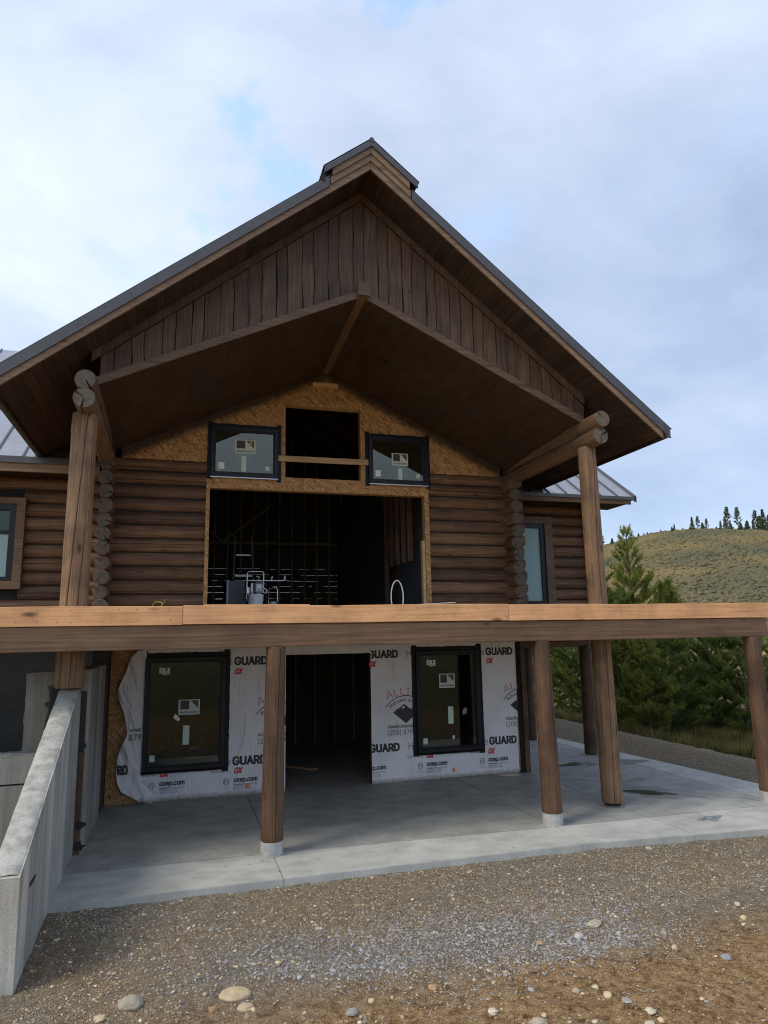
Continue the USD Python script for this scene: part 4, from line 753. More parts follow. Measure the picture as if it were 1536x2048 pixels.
# ---- wings on both sides
def wing(name, x0, x1, yw, ye, ze, pitchw, xe0, xe1, label, fdrop, left, hole):
    w = xf(name, H, label=label); rng = np.random.default_rng(int(abs(x1) * 10)); top = 5.30; p = .2325
    for k in range(11):
        z = top - p * (k + .5) + .0
        a, b, c, d = hole; xe = x1 + (0 if left else rng.uniform(-.04, .04))
        for u0, u1 in (((x0, a + .05), (b - .05, xe)) if c - .1 < z < d + .1 else ((x0, xe),)):
            if u1 - u0 > .15: put('log', log_mesh((u0, yw + .11, z), (u1, yw + .11, z), .1145, .1145, 500 + k * 3 + int(left), cracks=((0, .006, .03),), th0=rng.uniform(0, 6), wob=.035, knots=4, step=.3), 'log_x', w, smooth=35)
        if not left: put('log', log_mesh((x1 - .30, yw - .30, z + .116), (x1 - .30, yw + 5, z + .116), .12, .12, 600 + k, th0=rng.uniform(0, 6), step=.5, knots=2), 'log_y', w, smooth=35)
    put('wall_core', prism_xz(sbox(x0, 2.66, x1 - .25, 5.9).difference(sbox(hole[0] + .03, hole[2] + .03, hole[1] - .03, hole[3] - .03)), yw + .075, yw + .17), 'gap_black', w)
    run = 5.0
    zr = lambda y: ze + (y - ye) * pitchw
    put('roof_deck', hullpts([(x, y, zr(y) + dz) for x in (xe0, xe1 - .05) for y in (ye + .03, ye + run) for dz in (-.10, -.012)]), 'soffit_wood', w)
    put('roof_sheet', hullpts([(x, y, zr(y) + dz) for x in (xe0, xe1) for y in (ye, ye + run) for dz in (-.010, 0.0)]), 'metal_roof', w)
    x = xe1 - .03
    while x > xe0:
        put('standing_seam', hullpts([(q, y, zr(y) + dz) for q in (x - .012, x + .012) for y in (ye - .005, ye + run) for dz in (0, .035)]), 'seam_metal', w); x -= .41
    put('drip_edge', bx(xe0, xe1, ye - .02, ye + .012, ze - fdrop * .42, ze + .004), 'metal_trim', w)
    put('fascia_board', cb(xe0, xe1 - .10, ye + .016, ye + .055, ze - fdrop, ze - fdrop * .30), 'fascia_wood' if left else 'beam_wood', w)
    put('soffit_panel', bx(xe0, xe1 - .1, ye + .05, yw + .1, ze - fdrop * .8, ze - fdrop * .7), 'soffit_wood', w)
    if not left:
        put('rake_trim', hullpts([(q, y, zr(y) + dz) for q in (xe1 - .02, xe1 + .02) for y in (ye - .02, ye + run) for dz in (-.10, .04)]), 'metal_trim', w)
    return w
lw_ = wing('left_wing', -10.5, -3.75, .60, -.06, 5.46, .75, -10.5, -3.72, 'log wing with grey metal roof at the left edge', .24, True, (-6.3, -5.0, 3.37, 4.90))
rw_ = wing('right_wing', 3.75, 6.50, 1.25, .47, 5.365, .72, 3.74, 6.92, 'log wing with grey metal roof right of the porch', .16, False, (3.95, 5.265, 2.92, 5.0))
put('tar_wall', bx(-10.5, -3.72, .50, .9, -.4, 2.64), 'tar', lw_)
put('wall_end', bx(-10.5, -3.7, .8, 9, 2.66, 5.6), 'interior_dark', lw_)
def side_window(par, x0, x1, z0, z1, yw, split, label):
    w = xf('window', H, label=label); y = yw - .03; tw = .19 if not split else .135
    put('casing', cat([cb(x0, x1, y - .05, y + .10, z1 - tw * .8, z1), cb(x0, x1, y - .05, y + .10, z0, z0 + tw), cb(x0, x0 + tw, y - .055, y + .10, z0 + tw, z1 - tw * .8), cb(x1 - tw, x1, y - .055, y + .10, z0 + tw, z1 - tw * .8)]), 'beam_wood' if split else 'chord_wood', w)
    a, b, c, d = x0 + tw, x1 - tw, z0 + tw, z1 - tw * .8; f = .10
    put('frame', cat([bx(a, b, y - .02, y + .10, d - f, d), bx(a, b, y - .02, y + .10, c, c + f * .7), bx(a, a + f * .7, y - .02, y + .10, c + f * .7, d - f), bx(b - f, b, y - .02, y + .10, c + f * .7, d - f)]), 'window_frame', w)
    a, b, c, d = a + f * .7, b - f, c + f * .7, d - f
    if split:
        m = c + (d - c) * .66; put('sash_rail', bx(a, b, y - .01, y + .08, m - .03, m + .03), 'window_frame', w)
        put('pane', bx(a, b, y + .035, y + .04, m + .03, d), 'pane_glass', w); put('pane', bx(a, b, y + .015, y + .02, c, m - .03), 'film_reflect_glass', w); put('latch', bx(b - .2, b - .1, y - .014, y - .002, c - .05, c - .035), 'aluminium', w)
    else: put('pane', bx(a, b, y + .02, y + .025, c, d), 'film_reflect_glass', w)
    put('room_backing', bx(a, b, y + .3, y + .32, c, d), 'interior_dark', w)
side_window(lw_, -6.3, -5.0, 3.37, 4.90, .60, True, 'wood cased window in the log wing at the left edge')
side_window(rw_, 3.95, 5.265, 2.92, 5.0, 1.25, False, 'tall window with pale blue glass in the right log wing')
# ---- interior
def interior():
    i = xf('interior', H, label='dark unfinished framing inside the house'); rng = random.Random(1)
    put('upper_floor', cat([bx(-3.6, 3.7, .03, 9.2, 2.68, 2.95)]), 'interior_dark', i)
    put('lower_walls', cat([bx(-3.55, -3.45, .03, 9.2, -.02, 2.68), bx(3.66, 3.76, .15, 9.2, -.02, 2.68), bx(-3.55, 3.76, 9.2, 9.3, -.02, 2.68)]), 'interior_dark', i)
    for k in range(14): put('stud', bx(-3.1 + k * .48, -3.06 + k * .48, 5.0, 5.09, 0, 2.66), 'stud_wood', i)
    put('lower_partition', bx(-3.4, 3.6, 5.2, 5.22, 0, 2.66), 'interior_dark', i)
    put('lower_partition', bx(-.9, -.86, .8, 5.2, 0, 2.66), 'interior_dark', i)
    # back wall of the great room: boards with daylight between them low down
    zs = [2.95, 3.65]; z = 3.655
    slits = [3.66, 3.84, 4.025, 4.20, 4.385, 4.56]
    edges = [2.95] + [v for s in slits for v in (s - .0020, s + .0020)] + [9.3]
    for a, b in zip(edges[::2], edges[1::2]):
        poly = Polygon([(-3.65, a), (3.65, a), (3.65, min(b, zroof(3.65, .1))), (0 if b > 6.3 else 3.65, min(b, 9.35)), (-3.65, min(b, zroof(3.65, .1)))])
        put('back_board', prism_xz(poly.buffer(0), 9.0, 9.03), 'interior_dark', i)
    for a, b in ((-3.65, -3.3), (-2.55, -1.75), (2.25, 3.65)): put('back_panel', bx(a, b, 9.04, 9.06, 2.95, 4.7), 'interior_dark', i)
    for s in slits:
        x = -3.4
        while x < 2.3:
            l = rng.uniform(.12, .6)
            if rng.random() < .55: put('slit_cover', bx(x, x + l * .6, 8.985, 8.999, s - .012, s + .012), 'interior_dark', i)  # pieces added to dim and break up the daylight through the slits
            x += l
    for k in range(20):
        x = -3.45 + k * .385
        put('stud', bx(x - .022, x + .022, 8.89, 8.98, 2.95, min(zroof(x) - .0, 9.2)), 'stud_wood', i)
    put('plate', bx(-2.3, 3.6, 8.86, 8.90, 5.28, 5.36), 'stud_wood', i)
    for x in (-2.3, ): put('stud', bx(x - .1, x + .1, 6.0, 6.2, 2.95, 7.2), 'stud_wood', i)
    for k in range(4): put('stud', bx(-3.2 + k * .24, -3.16 + k * .24, 6.5, 6.6, 2.95, 6.6), 'stud_wood', i)
    put('plate', bx(-3.6, -2.3, 6.5, 6.6, 4.0, 4.1), 'stud_wood', i); put('plate', bx(-3.6, -2.3, 6.5, 6.6, 5.1, 5.18), 'stud_wood', i)
    for sx, a in ((-1, .8), (1, .8)):
        put('brace', hullpts([(-1.3 + sx * q, y, 5.3 + q * .8 + dz) for q in (0, 1.4) for y in (8.80, 8.85) for dz in (0, .08)]), 'stud_wood', i)
    for k in range(5): put('stud', bx(1.95, 2.05, 1.2 + k * .42, 1.24 + k * .42, 4.0 if k < 4 else 2.95, 6.2), 'log_z', i)
    put('partition', bx(2.2, 2.22, .8, 8.9, 2.95, 6.4), 'interior_dark', i); put('foil_panel', bx(2.17, 2.19, 1.0, 2.6, 2.95, 4.3), 'machine_dark', i)
    for sx in (-1, 1):
        for k in range(6): put('rafter', hullpts([(sx * q, y, zroof(q, dz)) for q in (.1, 3.6) for y in (1.2 + k * 1.4, 1.25 + k * 1.4) for dz in (-.18, .04)]), 'post_dark', i)
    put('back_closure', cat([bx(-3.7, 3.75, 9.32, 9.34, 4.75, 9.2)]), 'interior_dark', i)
interior()

# ================================================================== DECK
def deck():
    d = xf('raised_deck', label='raised deck with fresh orange fir rim board over brown beam', cat='deck')
    yr, yb = -3.41, -3.385; rng = random.Random(12)
    rims = [(-9.0, -2.446, 2.685, 2.910), (-2.440, 1.832, 2.690, 2.912), (1.838, 6.34, 2.685, 2.905)]
    for k, (a, b, c, e) in enumerate(rims): put('rim_board', warped(a, b, yr, yr + .04, c, e, k * 7.3, .004, .004), 'fresh_fir', d)
    # nail heads
    for k in range(60):
        x = -4.4 + k * .182 + rng.uniform(-.03, .03)
        for z in (2.74, 2.86):
            if rng.random() < .62: put('nail', cyl((x + rng.uniform(-.015, .015), z + rng.uniform(-.015, .015)), .0055, yr - .0015, yr + .001, 6, 'y'), 'gap_black', d)
    put('beam', warped(-9.0, 6.22, yb, yb + .155, 2.40, 2.680, 3.3, .004, .009), 'beam_wood', d)
    put('side_beam', cb(6.05, 6.20, yb + .165, 5.9, 2.40, 2.66, .006), 'beam_wood', d); put('rim_board', cb(6.30, 6.34, yr + .042, 6.0, 2.69, 2.905, .003), 'fresh_fir', d)
    k = -8.8
    while k < 6.2:
        put('joist', bx(k - .02, k + .02, yr + .045, -.03 if k < 3.8 else 1.1, 2.69, 2.86), 'lumber_x', d); k += .405
    put('deck_floor', cat([bx(-9, 3.8, yr + .045, -.14, 2.864, 2.885), bx(3.8, 6.30, yr + .045, 1.0, 2.864, 2.885)]), 'lumber_x', d)
    put('ledger', bx(-3.5, 3.8, -.06, -.02, 2.62, 2.86), 'lumber_x', d)
    posts = [(-1.345, Y1, -1.318, 'round log post left of the doorway with pale concrete collar', .134, .118, True), (2.385, Y1, 2.347, 'round log post right of the lower right window with pale collar', .134, .118, True), (5.99, Y1, 5.965, 'round log post at the right front corner of the deck', .132, .122, True),
             (5.88, 1.2, 5.88, 'dark log post behind the tall roof post', .135, .125, False), (5.72, 3.5, 5.72, 'dark log post at the far back of the patio', .135, .125, False)]
    for k, (x0, y, x1, lab, r0, r1, collar) in enumerate(posts):
        q = xf('deck_post', d, label=lab)
        z0 = .150 if collar else 0.012
        put('post_log', log_mesh((x0, y, z0), (x1, y, 2.40 if k < 3 else 2.20 if k == 3 else 2.62), r0, r1, 30 + k, cracks=((0, .0038, .022),), th0=-np.pi / 2 + .25, twist=.3, base=52, step=.10, wob=.014, knots=14), 'post_dark', q, smooth=35) if False else None
        m = log_mesh((x0, y, z0), (x1, y, 2.40 if k < 3 else 2.20 if k == 3 else 2.62), r0, r1, 30 + k, cracks=((0, .0038, .022),), th0=-np.pi / 2 + .25, twist=.3, base=52, step=.10, wob=.014, knots=14)
        stage.RemovePrim(q) if False else None
        usdkit.mesh(stage, q + '/post_log', m, L + 'post_dark', 35)
        if collar: put('collar', cat([cyl((x0, y), .135, 0, .155, 32), cyl((x0, y), .141, 0, .012, 32)]), 'concrete_collar', q); 
    put('log_beam', log_mesh((3.8, 1.2, 2.30), (5.96, 1.2, 2.29), .09, .09, 44, knots=2), 'log_x', d, smooth=35)
deck()

# ================================================================== THINGS ON AND ROUND THE DECK
def things():
    m = xf('paint_sprayer', loc=(-1.07, 1.5, 2.951), label='airless paint sprayer standing on a white bucket in the large upper opening', cat='paint sprayer')
    def lathe(prof, n=28): return trimesh.creation.revolve(np.array(prof), sections=n)
    put('bucket', lathe([(0, 0), (.13, 0), (.148, .36), (.157, .362), (.157, .385), (.145, .385), (.142, .34), (0, .335)]), 'bucket_white', m, smooth=35)
    for z in (.27, .315): put('bucket_rib', lathe([(.143, z), (.156, z), (.156, z + .012), (.143, z + .012)]), 'bucket_white', m)
    fr = lambda pts, r=.012: tube(pts, r, 8)
    put('cart_frame', cat([fr([(-.17, .0, .30), (-.17, 0, .80), (-.14, 0, .83), (.12, 0, .83), (.15, 0, .80), (.15, 0, .42)]), fr([(-.17, .2, .0), (-.17, .1, .5), (-.17, .02, .62)])]), 'chrome', m, smooth=True)
    put('handle', cat([fr([(-.17, -.02, .655), (.52, -.02, .655), (.56, -.02, .68), (.56, -.02, .75)], .014), fr([(.05, -.02, .655), (.06, -.02, .73), (.0, -.02, .735)], .009), fr([(.30, -.02, .655), (.31, -.02, .74)], .009)]), 'chrome', m, smooth=True)
    put('motor', cat([cb(-.03, .13, -.12, .1, .42, .63, .02), cyl((.05, -.02), .06, .36, .43, 18)]), 'machine_grey', m)
    put('motor_plate', bx(.01, .09, -.124, -.1205, .50, .57), 'paper_white', m); put('motor_panel', bx(-.02, .12, -.1225, -.12, .585, .62), 'machine_dark', m)
    put('pump', cat([cyl((-.08, -.05), .03, .33, .60, 16), cyl((-.16, -.05), .045, .40, .52, 16), cyl((.05, -.02), .022, .25, .37, 12)]), 'aluminium', m)
    t = np.linspace(0, 1, 24); put('hose', tube(np.c_[-.08 - .42 * t, -.08 + 0 * t, .44 - .38 * t ** .7 - .05 * np.sin(t * 3)], .011, 8), 'machine_dark', m, smooth=True)
    put('siphon_tube', tube(np.c_[.16 + .05 * np.sin(t * 6.28), 0 * t - .05, .40 + .2 * t], .012, 8), 'chrome', m, smooth=True)
    h = xf('hopper_can', loc=(-.73, 1.5, 2.951), label='small chrome handled can beside the paint sprayer bucket', cat='can')
    put('can', lathe([(0, 0), (.075, 0), (.08, .22), (.06, .25), (0, .25)]), 'machine_grey', h, smooth=35); put('can_handle', fr([(-.09, 0, .2), (-.09, 0, .50), (.05, 0, .52), (.08, 0, .48), (.08, 0, .25)], .011), 'chrome', h, smooth=True)
    b = xf('foam_sheet', loc=(-1.5, 1.9, 2.951), label='pale blue edged dark sheet leaning behind the sprayer', cat='sheet')
    put('sheet', cb(-.06, .26, 0, .03, 0, .68), 'machine_dark', b); put('sheet_edge', cb(-.095, -.061, -.005, .035, 0, .68), 'foam_board', b)
    l = xf('step_ladder', loc=(-1.12, 3.6, 2.951), label='aluminium step ladder in the dark room behind the paint sprayer', cat='ladder')
    for s in (-1, 1): put('rail', hullpts([(s * (.25 - .07 * z / 1.9) + dx, .25 * z / 1.9 + dy, z) for z in (0, 1.85) for dx in (-.015, .015) for dy in (-.03, .03)]), 'machine_dark', l)
    for k in (3, 5): put('step', cb(-.22 + k * .01, .22 - k * .01, -.04 + k * .04, .04 + k * .04, .20 + k * .24, .225 + k * .24), 'aluminium', l)
    t = np.linspace(0, 2 * np.pi, 60, endpoint=False)
    put('hose_loop', tube(np.c_[1.068 + .108 * np.cos(t) + .015 * np.sin(t), -.8 + .05 * np.sin(t), 3.155 + .285 * np.sin(t)], .0105, 8, True), 'white_pipe', smooth=True, label='upright white loop of plastic pipe at the right side of the upper opening', cat='pipe')
    m2 = cb(.0, .9, -.03, .03, 0, .014); m2.apply_transform(trimesh.transformations.rotation_matrix(math.radians(-2.6), [0, 1, 0])); m2.apply_translation((1.06, -1.2, 2.99))
    put('loose_board', m2, 'white_pipe', label='thin pale loose board lying on the deck by the pipe loop', cat='board')
    m2 = cb(-2.2, -.9, -3.36, -3.28, 2.89, 2.925); put('loose_plank', m2, 'fresh_fir', label='thin fresh plank lying on the deck edge left of the sprayer', cat='board')
    pts = np.c_[-2.83 + .075 * np.cos(t) + .01 * np.sin(3 * t), -.03 + .012 * np.sin(2 * t), 3.075 + .05 * np.sin(t)]
    put('wire_coil', cat([tube(pts, .006, 6, True), tube(pts + [.006, .005, .008], .006, 6, True), tube([(-2.76, -.03, 3.08), (-2.72, -.03, 3.12), (-2.71, -.02, 3.17)], .006, 6)]), 'yellow_wire', smooth=True, label='small yellow coil of electric wire hanging on the log wall', cat='wire')
    def wire(pts, lab, loop=None):
        p = np.array(pts, float); s = np.linspace(0, len(p) - 1, 30); q = np.c_[[np.interp(s, range(len(p)), p[:, k]) for k in range(3)]].T
        put('hanging_wire', tube(q, .0045, 6), 'yellow_wire', smooth=True, label=lab, cat='wire')
    wire([(-1.385, -.005, 1.205), (-1.372, -.03, 1.19), (-1.37, -.03, 1.05), (-1.39, -.03, .9), (-1.44, -.02, .75), (-1.48, -.02, .62), (-1.49, -.02, .53)], 'yellow wire hanging from the housewrap between the left window and the post')
    wire([(1.19, -.005, 2.06), (1.235, -.03, 2.02), (1.20, -.03, 1.95), (1.17, -.03, 1.98), (1.22, -.03, 1.90), (1.235, -.02, 1.80)], 'short looped wire hanging above the supplier badge beside the right window')
    wire([(1.27, -.005, 1.02), (1.24, -.03, .93), (1.28, -.03, .88), (1.22, -.03, .80), (1.25, -.03, .84), (1.19, -.02, .76)], 'tangled wire end hanging over the phone number on the housewrap')
    for k, (x, a) in enumerate(((2.98, .04), (3.16, -.03), (3.33, -.05))): wire([(x, -.005, 2.42), (x + a * .4, -.03, 2.36), (x + a, -.03, 2.25), (x + a * .8, -.02, 2.16)], ('leftmost', 'middle', 'rightmost')[k] + ' of three wire ends hanging from the wall top right of the right window')
    wire([(-1.30, -.004, 2.23), (-1.31, -.02, 2.12), (-1.305, -.02, 2.02), (-1.30, -.01, 2.0)], 'short wire end over the word at the top of the housewrap left of the post')
    for x, z, lab in ((-1.32, .135, 'orange plug at the wall foot left of the doorway'), (2.31, .135, 'orange plug at the wall foot below the right window')):
        t8 = np.linspace(0, 2 * np.pi, 12, endpoint=False); rr = [.036 if k % 2 else .022 for k in range(12)]
        put('wall_plug', prism_xz(Polygon([(x + r * math.cos(a), z + 1.2 * r * math.sin(a)) for r, a in zip(rr, t8)]), -.014, -.0005), 'orange_plug', label=lab, cat='plug')
    m2 = cb(-.5, .5, -.07, .07, .002, .042); m2.apply_transform(trimesh.transformations.rotation_matrix(math.radians(-48), [0, 0, 1])); m2.apply_translation((-.2, 2.0, 0)); put('plank', m2, 'lumber_x', label='short plank lying on the floor just inside the lower doorway', cat='plank')
    rng = np.random.default_rng(77); p = []
    for k in range(9): p.append(tube(np.c_[3.10 + np.cumsum(rng.uniform(-.01, .07, 9)), -.22 + np.cumsum(rng.uniform(-.025, .025, 9)), rng.uniform(.006, .03, 9)], .005, 5))
    put('wire_scraps', cat(p), 'scrap_wire', label='pale yellow wire scraps lying on the patio at the foot of the corner board', cat='scrap')
things()

# ================================================================== STONES AND GRAVEL
def rock(seed, rough=.25, sub=2, flat=.6, el=1.0):
    m = trimesh.creation.icosphere(subdivisions=sub); v = m.vertices
    n = meshkit.fbm(v * 1.3 + seed * 5.3, 3, seed) - .5
    m.vertices = v * (1 + rough * 2 * n)[:, None] * [1.0 * el, 1.0, flat]
    return m
def stones():
    big = [(-1.99, -6.19, .150, 'stone_tan', 'largest smooth tan boulder lying in the gravel left of centre', 1.35, .45), (-2.74, -6.10, .115, 'stone_pale', 'rough pale grey rock left of the largest tan boulder', 1.15, .7), (-1.93, -6.40, .065, 'stone_tan', 'pale tan stone just below the largest boulder', 1.2, .6),
           (1.27, -5.98, .075, 'stone_pale', 'flat pale broken stone right of centre in the gravel', 1.4, .35), (1.01, -6.13, .055, 'stone_grey', 'small pointed grey chip beside the flat pale broken stone', 1.3, .6), (-2.16, -6.36, .04, 'stone_rust', 'rust coloured stone at the lower left of the largest boulder', 1.1, .7),
           (1.90, -6.90, .05, 'stone_blue', 'dark blue grey stone in the dirt at the lower right', 1.2, .7), (-3.5, -6.25, .10, 'stone_brown', 'dark half buried stone at the bottom left corner', 1.6, .4), (3.05, -4.40, .05, 'stone_grey', 'grey stone lying against the patio edge near the right corner', 1.3, .7), (-.53, -6.55, .04, 'stone_rust', 'orange stone in the middle of the lower gravel', 1.2, .7)]
    for k, (x, y, r, mat, lab, el, fl) in enumerate(big):
        m = rock(k + 3, .34 if k else .16, 3, fl, el); r *= (.60, .66)[k] if k < 2 else .75; m.apply_scale(r); m.apply_transform(trimesh.transformations.rotation_matrix(.3 * k - .4, [0, 0, 1])); m.apply_translation((x, y, float(ground_z(x, y)) + r * fl * .25))
        put('stone', m, mat, smooth=True, label=lab, cat='stone')
    rng = np.random.default_rng(5); k = 0
    mats = ['stone_tan', 'stone_pale', 'stone_tan', 'stone_tan', 'stone_pale', 'stone_rust', 'stone_pale', 'stone_tan', 'stone_grey', 'stone_tan']
    groups = {'stone_tan': ('small tan stone lying loose in the gravel', 'tan stones in the gravel'), 'stone_pale': ('small pale stone lying loose in the gravel', 'pale stones in the gravel'), 'stone_grey': ('small grey stone lying loose in the gravel', 'grey stones in the gravel'), 'stone_rust': ('small rust coloured stone lying loose in the gravel', 'rust stones in the gravel')}
    while k < 130:
        y = -4.5 - 3.3 * rng.random() ** .8; x = rng.uniform(-3.55, 5.5)
        if rng.random() > (.35 + .65 * (y < -5.6) * (x < .8)): continue
        zone = 'near the foot of the sloping wing wall' if x < -2.5 else 'on the bare orange soil at the lower right' if y < -6.3 and x > -.3 else 'in the blue grey gravel patch' if -6.3 < y < -5.2 and x < 1.8 else 'by the two boulders at the lower left' if y < -6.3 else 'in the brown gravel at the right' if x > 1.8 else 'in the gravel along the patio edge'
        r = .012 + .026 * rng.random() ** 2.6; mat = mats[rng.integers(len(mats))]
        m = rock(50 + k, .5, 2, rng.uniform(.45, .8), rng.uniform(1, 1.6)); m.apply_scale(r); m.apply_transform(trimesh.transformations.rotation_matrix(rng.random() * 6, [0, 0, 1])); m.apply_translation((x, y, float(ground_z(x, y)) + r * .3))
        put('stone', m, mat, smooth=28, label=groups[mat][0].replace('lying loose in the gravel', zone), cat='stone', group=groups[mat][1].replace('in the gravel', zone)); k += 1
def scatter(path, protos, pos, idx, scl, rng, **t):
    pi = UsdGeom.PointInstancer.Define(stage, path); rel = []
    for n, m, mat, sm in protos:
        q = f'{path}/{n}'; usdkit.mesh(stage, q, m, L + mat, sm); rel.append(q)
    pi.CreatePrototypesRel().SetTargets([Sdf.Path(q) for q in rel])
    n = len(pos); a = rng.random(n) * 2 * np.pi; b = rng.normal(0, .25, n)
    q = np.c_[np.cos(a / 2) * np.cos(b / 2), np.sin(b / 2), 0 * a, np.sin(a / 2) * np.cos(b / 2)]
    pi.CreateProtoIndicesAttr(Vt.IntArray.FromNumpy(idx.astype(np.int32))); pi.CreatePositionsAttr(Vt.Vec3fArray.FromNumpy(pos.astype(np.float32)))
    pi.CreateOrientationsAttr(Vt.QuathArray([Gf.Quath(float(w), float(x), float(y), float(z)) for w, x, y, z in q]))
    pi.CreateScalesAttr(Vt.Vec3fArray.FromNumpy((scl[:, None] * np.ones(3) if scl.ndim == 1 else scl).astype(np.float32)))
    tag(path, **t)
def patch(x, y): return meshkit.fbm(np.c_[x * .55 + 3.0, y * 1.1 + 1.0, 0 * x], 3, 31)
def gravel():
    rng = np.random.default_rng(11); N = 150000
    x = np.r_[rng.uniform(-3.6, 7.2, N), rng.uniform(6.5, 9.3, 26000)]; y = np.r_[-4.22 - 3.7 * rng.random(N) ** 1.0, rng.uniform(-4.5, 8.5, 26000)]
    q = patch(x, y); blue = np.exp(-(((x + .2) / 1.9) ** 2 + ((y + 5.75) / .55) ** 2)) + .8 * np.exp(-(((x - .9) / .8) ** 2 + ((y + 6.35) / .3) ** 2)) + .5 * np.exp(-(((x + .9) / .35) ** 2 + ((y + 6.05) / .18) ** 2)) + .5 * np.exp(-(((x + .1) / .3) ** 2 + ((y + 6.75) / .15) ** 2))
    blue = blue * (.55 + 1.3 * (q - .35))
    soil = np.clip((-6.15 - y - .35 * (x < -.3) + .6 * (q - .5)) / .4, 0, 1)
    keep = rng.random(len(x)) < np.clip(.66 - .56 * soil + .9 * blue - .35 * (q > .56), .12, 1)
    front = np.interp(x, [-3.6, 2.4, 3.75, 5.7, 7.2], [-4.2, -4.21, -4.34, -4.52, -4.66]); rightside = np.interp(y, [-4.7, -2.4, 4.8, 6.0], [6.95, 6.80, 6.31, 6.24])
    keep &= (y < front - .01) | (x > rightside + .01)
    x, y, blue = x[keep], y[keep], blue[keep]; n = len(x)
    r = rng.random(n); isb = rng.random(n) < np.clip(blue * 1.9 - .15, 0, .94)
    idx = np.where(isb, rng.integers(0, 2, n), np.array([2, 2, 5, 5, 4, 2, 3, 3, 3, 4, 6, 3, 2, 4, 5, 7])[(r * 16).astype(int)])
    size = .0024 + .0072 * rng.random(n) ** 4 + .0018 * isb + .012 * (rng.random(n) < .006)
    z = ground_z(x, y) + size * .3
    P = [('gravel_blue', rock(1, .35, 1, .75, 1.2), 'stone_blue', False), ('gravel_slate', rock(2, .35, 1, .65, 1.3), 'stone_grey', False), ('gravel_brown', rock(3, .35, 1, .7, 1.2), 'stone_brown', False), ('gravel_grey', rock(4, .35, 1, .7, 1.3), 'stone_grey', False),
         ('gravel_tan', rock(5, .35, 1, .7, 1.2), 'stone_tan', False), ('gravel_dark', rock(6, .35, 1, .7, 1.1), 'stone_brown', False), ('gravel_mixed', rock(7, .35, 1, .7, 1.3), 'stone_blue', False), ('gravel_pale', rock(8, .35, 1, .7, 1.2), 'stone_pale', False)]
    scatter('/World/gravel', P, np.c_[x, y, z], np.minimum(idx, 7), size, rng, label='loose grey blue and tan gravel spread over the yard', cat='gravel', kind='stuff')
stones(); gravel(); debris()

# ================================================================== TREES
def pine(seed, h, rad, crown0, dens, needle, nw, droop=.1, spire=1.0, gap=.0, blades=7, twig=5.0):
    """returns trunk mesh, crown mesh: whorled limbs carrying needle tufts"""
    rng = np.random.default_rng(seed); t = np.linspace(0, 1, 9)
    bend = np.c_[.02 * h * (meshkit.noise(np.c_[t * 2, t * 0 + seed, t * 0]) - .5), .02 * h * (meshkit.noise(np.c_[t * 2, t * 0 + seed + 9, t * 0]) - .5)]; bend -= bend[0]
    tr = [tube(np.c_[bend, t * h], .022 * h * (1 - t * .93) * .7 + .01, 8)]; cx = lambda z: np.array([np.interp(z / h, t, bend[:, 0]), np.interp(z / h, t, bend[:, 1])])
    tufts = []; z = crown0 * h
    while z < h * .99:
        f = (z / h - crown0) / (1 - crown0); prof = (1 - f) ** spire * (.55 + .45 * min(1, f / .18)) + .05
        nb = rng.integers(3, 6); a0 = rng.random() * 6.28
        for k in range(nb):
            if rng.random() < gap: continue
            a = a0 + k * 6.283 / nb + rng.uniform(-.4, .4); ln = rad * prof * rng.uniform(.6, 1.2); up = rng.uniform(.1, .5) + .5 * f - droop
            d = np.array([math.cos(a), math.sin(a), up]); d /= np.linalg.norm(d); p0 = np.r_[cx(z), z]
            s = np.linspace(0, 1, 5); curve = p0 + d * ln * s[:, None] + np.c_[0 * s, 0 * s, .12 * ln * s ** 2]
            tr.append(tube(curve, .010 * h * .25 * (1 - .8 * s) * (.4 + prof) + .004, 4))
            nt = max(2, int(round(ln * twig)))
            for q in range(nt + 1):
                uq = .28 + .72 * (q + rng.random() * .6) / (nt + .6) if q < nt else .7
                b0 = np.array([np.interp(uq, s, curve[:, j]) for j in range(3)]); side = np.cross(d, [0, 0, 1.0]); side /= np.linalg.norm(side)
                dd = d * .8 + side * rng.uniform(-1.1, 1.1) + np.array([0, 0, rng.uniform(.1, .75)]); dd /= np.linalg.norm(dd)
                if q == nt: b0, dd, tl = curve[2], (curve[4] - curve[2]) / np.linalg.norm(curve[4] - curve[2]), np.linalg.norm(curve[4] - curve[2])
                else: tl = (.16 + .30 * ln) * rng.uniform(.6, 1.2) * (1.15 - .5 * uq)
                m = max(3, int(dens * tl)); u = np.linspace(.1, 1, m)[:, None]
                c = b0 + dd * tl * u + np.array([0, 0, .10 * tl]) * u ** 2 + rng.normal(0, .012, (m, 3)); tufts.append(np.c_[c, np.tile(dd, (m, 1))])
        z += h * rng.uniform(.026, .046) * (1.1 - .4 * f)
    T = np.concatenate(tufts); c, d = T[:, :3], T[:, 3:]; n = len(c)
    d = d + np.c_[0 * d[:, 0], 0 * d[:, 0], np.full(n, .6)] + rng.normal(0, .3, (n, 3))
    V = np.zeros((n, blades, 3, 3))
    dirs = d[:, None] / np.linalg.norm(d, axis=1)[:, None, None] * .8 + rng.normal(0, .55, (n, blades, 3)); dirs /= np.linalg.norm(dirs, axis=-1, keepdims=True)
    sd_ = np.cross(dirs, rng.normal(0, 1, (n, blades, 3))); sd_ /= np.linalg.norm(sd_, axis=-1, keepdims=True)
    ln = needle * rng.uniform(.7, 1.25, (n, blades, 1)); V[:, :, 0] = c[:, None] - sd_ * nw; V[:, :, 1] = c[:, None] + sd_ * nw; V[:, :, 2] = c[:, None] + dirs * ln
    v = V.reshape(-1, 3); f = np.arange(len(v)).reshape(-1, 3)
    return cat(tr), trimesh.Trimesh(v, f, process=False)
